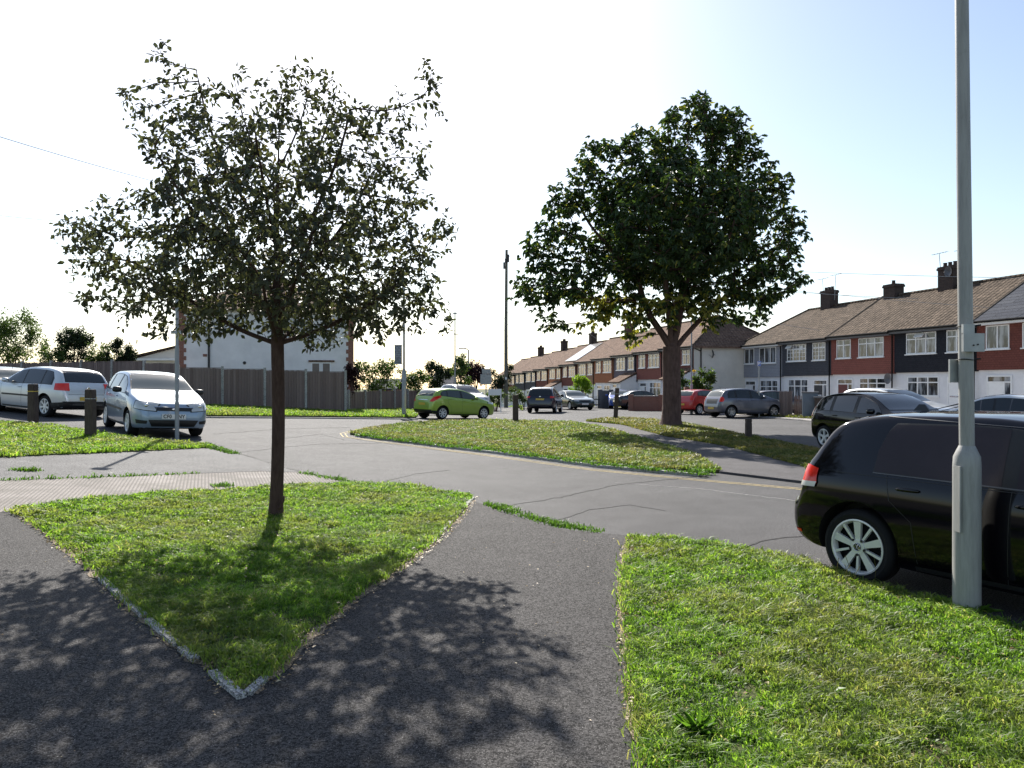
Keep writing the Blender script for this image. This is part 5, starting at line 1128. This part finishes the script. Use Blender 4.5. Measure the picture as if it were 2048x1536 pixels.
fars = [('t_red', 'far terrace end house with cream end wall and hipped roof'), ('t_red', 'red far terrace house seen behind the chestnut trunk'), ('t_purple', 'purple grey fronted far terrace house with white porch'), ('t_orange', 'orange fronted far terrace house with white bay windows'),
        ('t_tan', 'tan fronted far terrace house behind the lime green tree'), ('t_dred', 'brown red far terrace house carrying roof solar panels'), ('t_orange', 'brown orange far terrace house with a white porch roof'), ('t_dred', 'dark red far terrace house with an oblong chimney above'),
        ('t_charcoal', 'charcoal fronted terrace house right of the telegraph pole, nearer one'), ('t_charcoal', 'charcoal fronted terrace house right of the telegraph pole, farther one'), ('t_red', 'small red fronted house near the far end of terrace'), ('t_charcoal', 'last dark house of the terrace beside the pole')]
D0 = 57.6
for i, (tl, lb) in enumerate(fars):
    terrace_house(D0 + 5.12, D0, L2, tl, lb, mirror=i % 2 == 0, roof='roof_far', hip_near=(i == 0), gdoor='frame', porch=i in (0, 2, 6), group=gF, verge=False, sidewall='cream' if i == 0 else None, solar=(i == 5),
                  chim=(.0, .95, 3, 'brick_chim' if i < 5 else 'brick_dark', False, None, 1.3) if i in (3, 5, 7, 9) else None); D0 += 5.12
# pale house with blank side wall, left
def pale_house():
    xl, Dl, ca, sa = -17.93, 41.4, .974, .225; w = 9.2; z = T(xl + 4, Dl) - .1; D = 42.5
    root = empty('pale_house', (xl, Dl, z), math.atan2(sa, ca), 'pale pebbledashed house with blank side wall behind the tall fence', 'house')
    b = MB(); b.b2((0, 0, -.5), (w, 8, 5.3)); b.build('wall', M['pebble'], root)
    for s_ in (0, w):
        b = MB()
        for k in range(26): ww = .42 if k % 2 else .30; xa = -.03 if s_ == 0 else w - ww + .03; b.b2((xa, -.03, -.3 + k * .215), (xa + ww, .3, -.3 + k * .215 + .218))
        b.build('brick_quoins', M['brick'], root)
    b = MB(); e = .35; b.prism([(-e, -e, 5.2), (w + e, -e, 5.2), (w - 3.6, 3.9, 7.2), (3.6, 3.9, 7.2)], (0, 0, .1)); b.prism([(w + e, 8.3, 5.2), (-e, 8.3, 5.2), (3.6, 4.0, 7.2), (w - 3.6, 4.0, 7.2)], (0, 0, .1))
    b.prism([(-e, 8.3, 5.2), (-e, -e, 5.2), (3.6, 3.95, 7.2)], (0, 0, .1)); b.prism([(w + e, -e, 5.2), (w + e, 8.3, 5.2), (w - 3.6, 3.95, 7.2)], (0, 0, .1)); b.build('roof', M['roof_far'], root)
    sx = lambda px: ((px - 1024) / FPX * Dl - xl) / (ca - sa * (px - 1024) / FPX); sz = lambda py: EYE - (py - 765) / FPX * D - z
    for a, c in ((622, 641), (643, 662)): 
        b = MB(); A_, C_, B_, T_ = sx(a), sx(c), sz(752), sz(724); f = .07
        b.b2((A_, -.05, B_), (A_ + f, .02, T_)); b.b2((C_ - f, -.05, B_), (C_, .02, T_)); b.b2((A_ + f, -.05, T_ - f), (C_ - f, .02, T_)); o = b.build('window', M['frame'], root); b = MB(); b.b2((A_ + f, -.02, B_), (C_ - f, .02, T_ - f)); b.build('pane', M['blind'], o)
    b = MB(); b.b2((sx(617), -.12, sz(724) + .02), (sx(669), .0, sz(722) + .06)); b.build('window_hood', M['roof_far'], root)
    window(root, sx(455), sx(482), sz(660), sz(628), 0, 2)
    b = MB(); b.tube([(sx(418), -.06, -.2), (sx(418), -.06, 5.2)], .055, 7); b.build('drainpipe', M['black'], root)
    b = MB(); b.tube([(sx(489), -.03, sz(726)), (sx(489), .02, sz(726))], .09, 12); b.build('flue_vent', M['black'], root); b = MB(); b.b2((sx(406), -.03, sz(714)), (sx(414), .01, sz(709))); b.build('air_vent', M['brick'], root)
pale_house()
def bungalow():
    D = 56; a = P(255, 0, D).x; c = P(375, 0, D).x; z = T(a, D); root = empty('bungalow', (a, D, z), 0, 'low bungalow with cream gable partly seen above the fence', 'house')
    zz = lambda py: EYE - (py - 765) / FPX * D - z; w = c - a; b = MB(); b.b2((0, 0, -.3), (w, 6, zz(718))); b.build('wall', M['cream'], root)
    b = MB(); b.prism([(.6, -.02, zz(717)), (w, -.02, zz(717)), (w, -.02, zz(690))], (0, 6, 0)); b.build('gable', M['cream'], root)
    b = MB(); b.prism([(.2, -.25, zz(717)), (w + .2, -.25, zz(689)), (w + .2, -.25, zz(689) + .14), (.2, -.25, zz(717) + .14)], (0, 6.5, 0)); b.build('roof', M['roof_far'], root); b = MB(); b.b2((0, -.3, zz(721)), (w, -.02, zz(717))); b.build('fascia', M['frame'], root)
bungalow()
# a dark roofed garage and far house beyond the green car
def small_block(name, px0, px1, py1, D, label, m, rf):
    a = P(px0, 0, D).x; c = P(px1, 0, D).x; z = T(a, D); root = empty(name, (a, D, z), 0, label, 'building'); h = EYE - (py1 - 765) / FPX * D - z; w = c - a
    b = MB(); b.b2((0, 0, -.3), (w, 5, h * .55)); b.build('wall', M[m], root); b = MB(); b.prism([(-.2, -.2, h * .55), (w + .2, -.2, h * .55), (w + .2, 2.5, h), (-.2, 2.5, h)], (0, 0, .12)); b.prism([(w + .2, 5.2, h * .55), (-.2, 5.2, h * .55), (-.2, 2.56, h), (w + .2, 2.56, h)], (0, 0, .12)); b.build('roof', M[rf], root)
    b = MB(); b.b2((w * .2, -.04, .1), (w * .8, .0, h * .45)); b.build('garage_door', M['lead'], root)
small_block('garage', 868, 902, 747, 70, 'dark roofed garage behind the dark tree and green car', 'brick', 'roof_grey')
small_block('garage', 742, 790, 760, 62, 'low roof showing among the shrubs behind the low fence', 'brick', 'roof_grey')
# ---------------------------------------------------------------- fences, walls
def board_fence(pa, pb, h, n, label, post=True, name='board_fence', gb=.25, m='fence'):
    a = Vector(pa[:2]); b_ = Vector(pb[:2]); d = b_ - a; L = d.length; ang = math.atan2(d.y, d.x); z0 = T(a.x, a.y); root = empty(name, (a.x, a.y, z0), ang, label, 'fence'); step = L / n
    hh = h if isinstance(h, (list, tuple)) else (h, h)
    for i in range(n):
        q = a + d * ((i + .5) / n); z = T(q.x, q.y) - z0; H = hh[0] + (hh[1] - hh[0]) * (i + .5) / n; x0 = i * step + .06; x1 = (i + 1) * step - .06
        p = MB(); nb = max(3, int((x1 - x0) / .125)); r = random.Random(i * 7 + int(L * 10))
        if gb: p.b2((x0, -.025, z - .1), (x1, .025, z + gb))
        for k in range(nb):
            xa = x0 + (x1 - x0) * k / nb; xb = x0 + (x1 - x0) * (k + 1) / nb + .01; dz = r.uniform(-.008, .008); o = .010 * (k % 2)
            p.b2((xa, -.012 - o, z + gb), (xb - .004, .006 - o, z + H + dz))
        p.b2((x0, .006, z + H * .45), (x1, .05, z + H * .45 + .07)); p.b2((x0, -.03, z + H + .01), (x1, .03, z + H + .035))
        p.build('fence_panel', M[m], root)
    if post:
        for i in range(n + 1):
            q = a + d * (i / n); z = T(q.x, q.y) - z0; H = hh[0] + (hh[1] - hh[0]) * i / n; p = MB(); p.box((i * step, 0, z + (H + .12) / 2 - .1), (.115, .12, H + .12 + .2)); p.build('fence_post', M['kerb'], root)
    return root
board_fence(at(357, 0, 35.5), at(691, 0, 38), (1.74, 1.98), 4, 'tall weathered board fence with concrete posts before the pale house')
board_fence(P(-12, 0, 42.5), P(355, 0, 38.5), (1.88, 1.9), 6, 'long board fence behind the silver cars at the far left')
board_fence(at(697, 0, 40), at(862, 0, 50), (1.0, 1.27), 6, 'low board fence running behind the green car', gb=.12)
def wall_seg(pa, pb, h, t, m, label, name='garden_wall', cap=True):
    a = Vector(pa[:2]); b_ = Vector(pb[:2]); d = b_ - a; L = d.length; z = T(*((a + b_) / 2)[:2]); root = empty(name, (a.x, a.y, z), math.atan2(d.y, d.x), label, 'wall')
    b = MB(); b.b2((0, -t / 2, -.3), (L, t / 2, h)); b.build('wall_body', M[m], root)
    if cap: b = MB(); b.b2((-.02, -t / 2 - .03, h), (L + .02, t / 2 + .03, h + .06)); b.build('coping', M['kerb'], root)
    b = MB()
    for x in (0, L): b.b2((x - .17, -.17, -.3), (x + .17, .17, h + .12))
    b.build('wall_pier', M[m], root); return root
wall_seg(FL(60.5, 3.9), FL(52, 4.0), 1.15, .2, 'brick_dark', 'dark brick garden wall in front of the parked dark car') if False else None
wall_seg(at(1262, 0, 53), at(1322, 0, 52.5), 1.0, .2, 'brick', 'brown brick garden wall before the parked dark car', cap=True)
wall_seg(at(1200, 0, 60), at(1222, 0, 60), 1.35, .1, 'lead', 'short dark grey panel wall left of the blue car')
wall_seg(at(1374, 0, 50), at(1384, 0, 50), 1.5, .3, 'brick', 'square brick gate pier beside the slim lamp post', cap=False)
board_fence(at(1556, 0, 40.3), at(1587, 0, 39.9), 1.35, 1, 'brown board fence panel behind the small grey car', post=False, gb=.05)
def picket(pa, pb, h, n, label, m='fence', w=.07):
    a = Vector(pa[:2]); b_ = Vector(pb[:2]); d = b_ - a; L = d.length; z = T(*((a + b_) / 2)[:2]); root = empty('picket_fence', (a.x, a.y, z), math.atan2(d.y, d.x), label, 'fence'); b = MB()
    for i in range(n): x = L * (i + .5) / n; b.prism([(x - w / 2, 0, .05), (x + w / 2, 0, .05), (x + w / 2, 0, h - .06), (x, 0, h), (x - w / 2, 0, h - .06)], (0, .02, 0))
    b.build('pales', M[m], root); b = MB(); b.b2((0, .022, .3), (L, .06, .37)); b.b2((0, .022, h - .3), (L, .06, h - .23)); b.build('rails', M[m], root)
picket(at(1588, 0, 40.4), at(1612, 0, 39.6), 1.15, 7, 'short brown picket fence left of the blue grey bin', w=.06)
picket(at(1166, 0, 58), at(1200, 0, 58), 1.0, 12, 'black railings under the lime green tree', 'black', .03)
def gate_board(px, D):
    p = at(px, 0, D); r = empty('notice_board', p, R(8), 'small blank white notice board on two posts', 'board'); b = MB(); b.b2((-.42, 0, 1.1), (.42, .03, 1.5)); b.build('panel', M['frame'], r)
    for x in (-.38, .38): b = MB(); b.b2((x - .03, .03, 0), (x + .03, .08, 1.45)); b.build('leg', M['frame'], r)
gate_board(990, 49)
# ---------------------------------------------------------------- posts and poles
def near_lamp():
    g = G(1934, 1218, PZ + .02); root = empty('lamp_post', (g.x, g.y, g.z), 0, 'thick grey lamp post in the right foreground with a sign box', 'lamp post'); s = MB()
    s.tube([(0, 0, -.2), (0, 0, 1.03), (0, 0, 1.10), (0, 0, 1.15), (0, 0, 1.18)], [.092, .092, .088, .066, .052], 28); s.build('base_compartment', M['post'], root, True, 30)
    s = MB(); s.tube([(0, 0, 1.18), (-.03, 0, 3.5), (-.08, 0, 7.6), (-.08, -.3, 7.95), (-.08, -1.0, 8.05)], [.050, .046, .038, .032, .028], 24); s.build('shaft', M['post'], root, True)
    s = MB(); s.box((-.08, -1.3, 8.03), (.22, .6, .11), taper=.75); s.build('lamp_head', M['post'], root)
    s = MB(); s.box((-.088, -.035, .80), (.012, .075, .47)); s.build('compartment_door', M['post'], root, False)
    s = MB(); s.box((.0, -.072, 1.92), (.15, .028, .13)); s.box((-.035, -.070, 2.015), (.08, .026, .07)); pl = s.build('control_box', M['steel'], root)
    s = MB(); s.tube([(-.005, -.092, 1.90), (-.005, -.080, 1.90)], .006, 8); s.tube([(.025, -.092, 1.905), (.025, -.080, 1.905)], .006, 8); s.build('box_screws', M['black'], pl)
    s = MB(); s.box((-.045, .06, 1.72), (.10, .02, .17)); s.build('rear_plate', M['steel'], root)
    for z in (2.04, 1.80):
        s = MB(); s.tube([(-.015 + math.cos(a) * .053, math.sin(a) * .053, z + .003 * math.sin(a * 2)) for a in np.linspace(0, 6.2832, 25)], .004, 5, False); s.tube([(.02, -.055, z), (.055, -.075, z + .006)], .006, 5); s.build('strap', M['black'], root)
near_lamp()
def bollard(px, py, ptop, label, lean=(0, 0), w=.16, band=False, gr='wooden verge bollards'):
    g = G(px, py, PZ); h = (py - ptop) / FPX * g.y; root = empty('wooden_bollard', g, R(random.uniform(-10, 10)), label, 'bollard', gr)
    b = MB(); bm = b.bm; lv = []
    for z, k in ((-.15, 1.04), (.0, 1.03), (h * .4, 1.0), (h * .78, .98), (h * .795, .90), (h * .83, .90), (h * .845, .98), (h - .03, .97), (h, .88)):
        ox, oy = lean[0] * z, lean[1] * z; c = w / 2 * k; q = c * .8; lv.append([bm.verts.new((x + ox, y + oy, z + (.008 * math.sin(x * 40) if z >= h else 0))) for x, y in ((-c, -q), (-q, -c), (q, -c), (c, -q), (c, q), (q, c), (-q, c), (-c, q))])
    for a, c in zip(lv, lv[1:]):
        for i in range(8): b._f([a[i], a[(i + 1) % 8], c[(i + 1) % 8], c[i]])
    b._f(lv[0][::-1]); b._f(lv[-1]); b.build('post', M['wood_dark'], root)
    if band: s = MB(); s.box((lean[0] * h * .81, 0, h * .812), (w * .96, w * .96, .022)); s.build('reflective_band', M['plate_y'] if band == 2 else M['kerb'], root)
bollard(181, 876, 779, 'dark wooden bollard left of the pale blue hatchback', w=.19, band=True); bollard(66, 846, 768, 'dark wooden bollard in front of the silver hatchback', w=.20, band=2)
bollard(1031, 844, 790, 'upright wooden bollard left of the navy car', w=.24, band=False); bollard(1231, 838, 776, 'leaning wooden bollard with pale band near the chestnut tree', (.055, 0), .20, True); bollard(1497, 877, 837, 'short wooden stump bollard on the dry grass', (0, 0), .17)
def lamp(px, py, ptop, D, label, r=.055, arm=None, base=.09, bh=1.3, head=True):
    g = at(px, 0, D) if D else G(px, py); h = EYE - (ptop - 765) / FPX * g.y - g.z; root = empty('street_lamp', g, 0, label, 'lamp post'); s = MB()
    s.tube([(0, 0, -.1), (0, 0, bh), (0, 0, bh + .12)], [base, base, r], 14); s.build('base', M['post_far'], root, True, 30)
    s = MB(); s.tube([(0, 0, bh + .12), (0, 0, h)] + ([(arm * .5, 0, h + .12), (arm, 0, h + .1)] if arm else []), r * .9, 10); s.build('shaft', M['post_far'], root, True)
    if head: s = MB(); s.box(((arm or 0) * 1.3 if arm else 0, 0, h + (.1 if arm else .06)), (.5 if arm else .3, .18, .1), taper=.8); s.build('lamp_head', M['post_far'], root)
    return root, h
r1, h1_ = lamp(354, 880, 505, None, 'thin pale lamp post in front of the pale blue hatchback', .045, None, .05, 2.2)
b = MB(); b.b2((-.12, -.07, 2.6), (.16, -.05, 2.68)); b.build('bracket', M['steel'], r1)
lamp(1383, 828, 640, None, 'slim lamp post beside the chestnut trunk', .045, .5, .085, 1.7); lamp(937, 0, 700, 62, 'far lamp post with curved head beside the purple tree', .06, -.45, .09, 1.5); lamp(910, 0, 628, 54, 'thin tall pole left of the light green street tree', .05, None, .08, 1.5)
r2, h2 = lamp(808, 833, 560, None, 'lamp post with hanging banner by the low fence', .06, None, .11, 2.2)
k = r2.location.y / FPX; zz = lambda py: (833 - py) * k; b = MB(); b.b2((-19 * k, -.01, zz(728)), (-4 * k, .01, zz(690))); bo = b.build('banner', M['t_grey'], r2); b = MB(); b.tube([(-20 * k, 0, zz(690)), (0, 0, zz(690))], .015, 5); b.tube([(-20 * k, 0, zz(728)), (0, 0, zz(728))], .015, 5); b.build('banner_arms', M['steel'], r2)
b = MB()
for i, w_ in enumerate((10, 8, 11)): b.b2(((-17) * k, -.016, zz(717 + i * 4)), ((-17 + w_) * k, -.011, zz(715 + i * 4)))
b.build('banner_lettering', M['lead'], bo)
def telegraph():
    g = G(1012, 815); h = EYE - (500 - 765) / FPX * g.y - g.z; root = empty('telegraph_pole', g, 0, 'tall wooden telegraph pole with step irons and cable boxes', 'pole'); s = MB()
    s.tube([(0, 0, -.2), (0, 0, h * .5), (.05, 0, h)], [.17, .145, .11], 16); s.build('pole', M['wood_pole'], root, True)
    s = MB(); s.box((-.16, -.12, h - 1.35), (.16, .18, .55)); s.box((.18, -.1, h - .75), (.2, .18, .6)); s.box((-.02, -.2, h - .95), (.16, .14, .35)); s.tube([(0, -.1, h - .4), (.3, -.12, h - .45)], .03, 6); s.build('cable_box', M['black'], root)
    s = MB()
    for i in range(14): z = 2.6 + i * .5; sd_ = 1 if i % 2 else -1; s.tube([(0, 0, z), (sd_ * .30, 0, z), (sd_ * .30, 0, z + .05)], .012, 5)
    s.build('step_irons', M['steel'], root); s = MB(); s.box((0, -.165, 2.5), (.16, .01, .22)); s.build('marker_plate', M['plate_w'], root); return Vector((g.x, g.y, g.z + h))
top = telegraph()
def signpost(px, py, ptop, label, m, w, h, r=.03):
    g = G(px, py, .03); H = (py - ptop) / FPX * g.y; root = empty('sign_post', g, 0, label, 'sign'); s = MB(); s.tube([(0, 0, -.1), (0, 0, H)], r, 10); s.build('post', M['steel'], root, True); s = MB(); s.b2((-w / 2, -.06, H - h), (w / 2, -.035, H)); o = s.build('sign_plate', M[m], root)
    s = MB(); s.b2((-w * .3, -.066, H - h * .8), (-w * .12, -.061, H - h * .2)); s.b2((-w * .12, -.066, H - h * .32), (w * .18, -.061, H - h * .2)); s.b2((-w * .12, -.066, H - h * .56), (w * .18, -.061, H - h * .46)); s.b2((w * .18, -.066, H - h * .5), (w * .3, -.061, H - h * .26)); s.build('sign_symbol', M['frame'], o)
signpost(1518, 834, 722, 'slim sign post with small blue plate before the grey hatchback', 'p_blue', .17, .26, .032)
g = at(972, 0, 57); s = MB(); root = empty('traffic_sign', g, 0, 'back of a grey rectangular road sign behind the silver carrier', 'sign'); s.b2((-.42, 0, 1.85), (.42, .03, 2.6)); s.b2((-.3, -.0, 2.64), (.36, .03, 3.0)); s.build('sign_plate', M['steel'], root); s = MB(); s.tube([(0, .05, 0), (0, .05, 3)], .04, 8); s.build('post', M['steel'], root)
def bin_(px, D, label, m, w=.9, h=1.4):
    g = at(px, 0, D); root = empty('utility_cabinet', (g.x, g.y, g.z), R(-20), label, 'cabinet'); b = MB(); b.box((0, 0, h / 2), (w, .7, h)); b.build('cabinet_body', M[m], root); b = MB(); b.box((0, 0, h + .03), (w + .08, .78, .07)); b.build('lid', M['lead'], root); b = MB(); b.box((0, -.36, h * .5), (w * .9, .012, h * .86)); b.build('cabinet_door', M[m], root)
M['bin_blue'] = plain('blue_grey_paint', (.13, .16, .20), .6); M['bin_brown'] = plain('dark_brown_bin', (.035, .02, .015), .6)
bin_(1620, 38.3, 'blue grey box beside the short picket fence', 'bin_blue', .72, 1.28); bin_(1640, 37.6, 'dark brown bin right of the blue grey box', 'bin_brown', .5, 1.05)
# ---------------------------------------------------------------- overhead wires
def wire(a, b, sag, label, r=.013):
    a, b = Vector(a), Vector(b); n = 16; s = MB(); s.tube([a.lerp(b, i / n) - Vector((0, 0, sag * 4 * (i / n) * (1 - i / n))) for i in range(n + 1)], r, 4); o = s.build('overhead_wire', M['post_far'], None, True); tag(o, label, 'wire', 'overhead telephone wires')
wire(top, P(2300, 560, 33), .5, 'highest telephone wire running right above the terrace'); wire(top, P(2200, 630, 35), .6, 'middle telephone wire running to the right terrace')
wire(top + Vector((0, 0, -.3)), P(1905, 600, 44.5), .7, 'telephone wire ending at the chimney of the black tiled house'); wire(top + Vector((0, 0, -.4)), P(1690, 668, 50), .7, 'low telephone wire ending at the charcoal tiled house')
wire(top + Vector((0, 0, -.2)), P(1230, 700, 74), .8, 'telephone wire from the pole to the orange fronted house'); wire(top + Vector((0, 0, -.5)), P(1110, 735, 95), .8, 'telephone wire from the pole down the far terrace')
wire(P(-60, 255, 24), P(560, 420, 40), .2, 'single wire crossing the sky at the upper left'); wire(P(-60, 425, 34), P(400, 455, 60), .2, 'lower faint wire at the left behind the young tree')
s = MB(); p = G(508, 1008, .075); s.prism([p + Vector(v) for v in ((-.06, -.03, 0), (.02, -.05, .01), (.07, .0, .004), (.03, .05, .014), (-.05, .04, .004))], (0, 0, .004)); o = s.build('paper_scrap', M['frame']); tag(o, 'crumpled white paper scrap on grass left of the young trunk', 'litter')
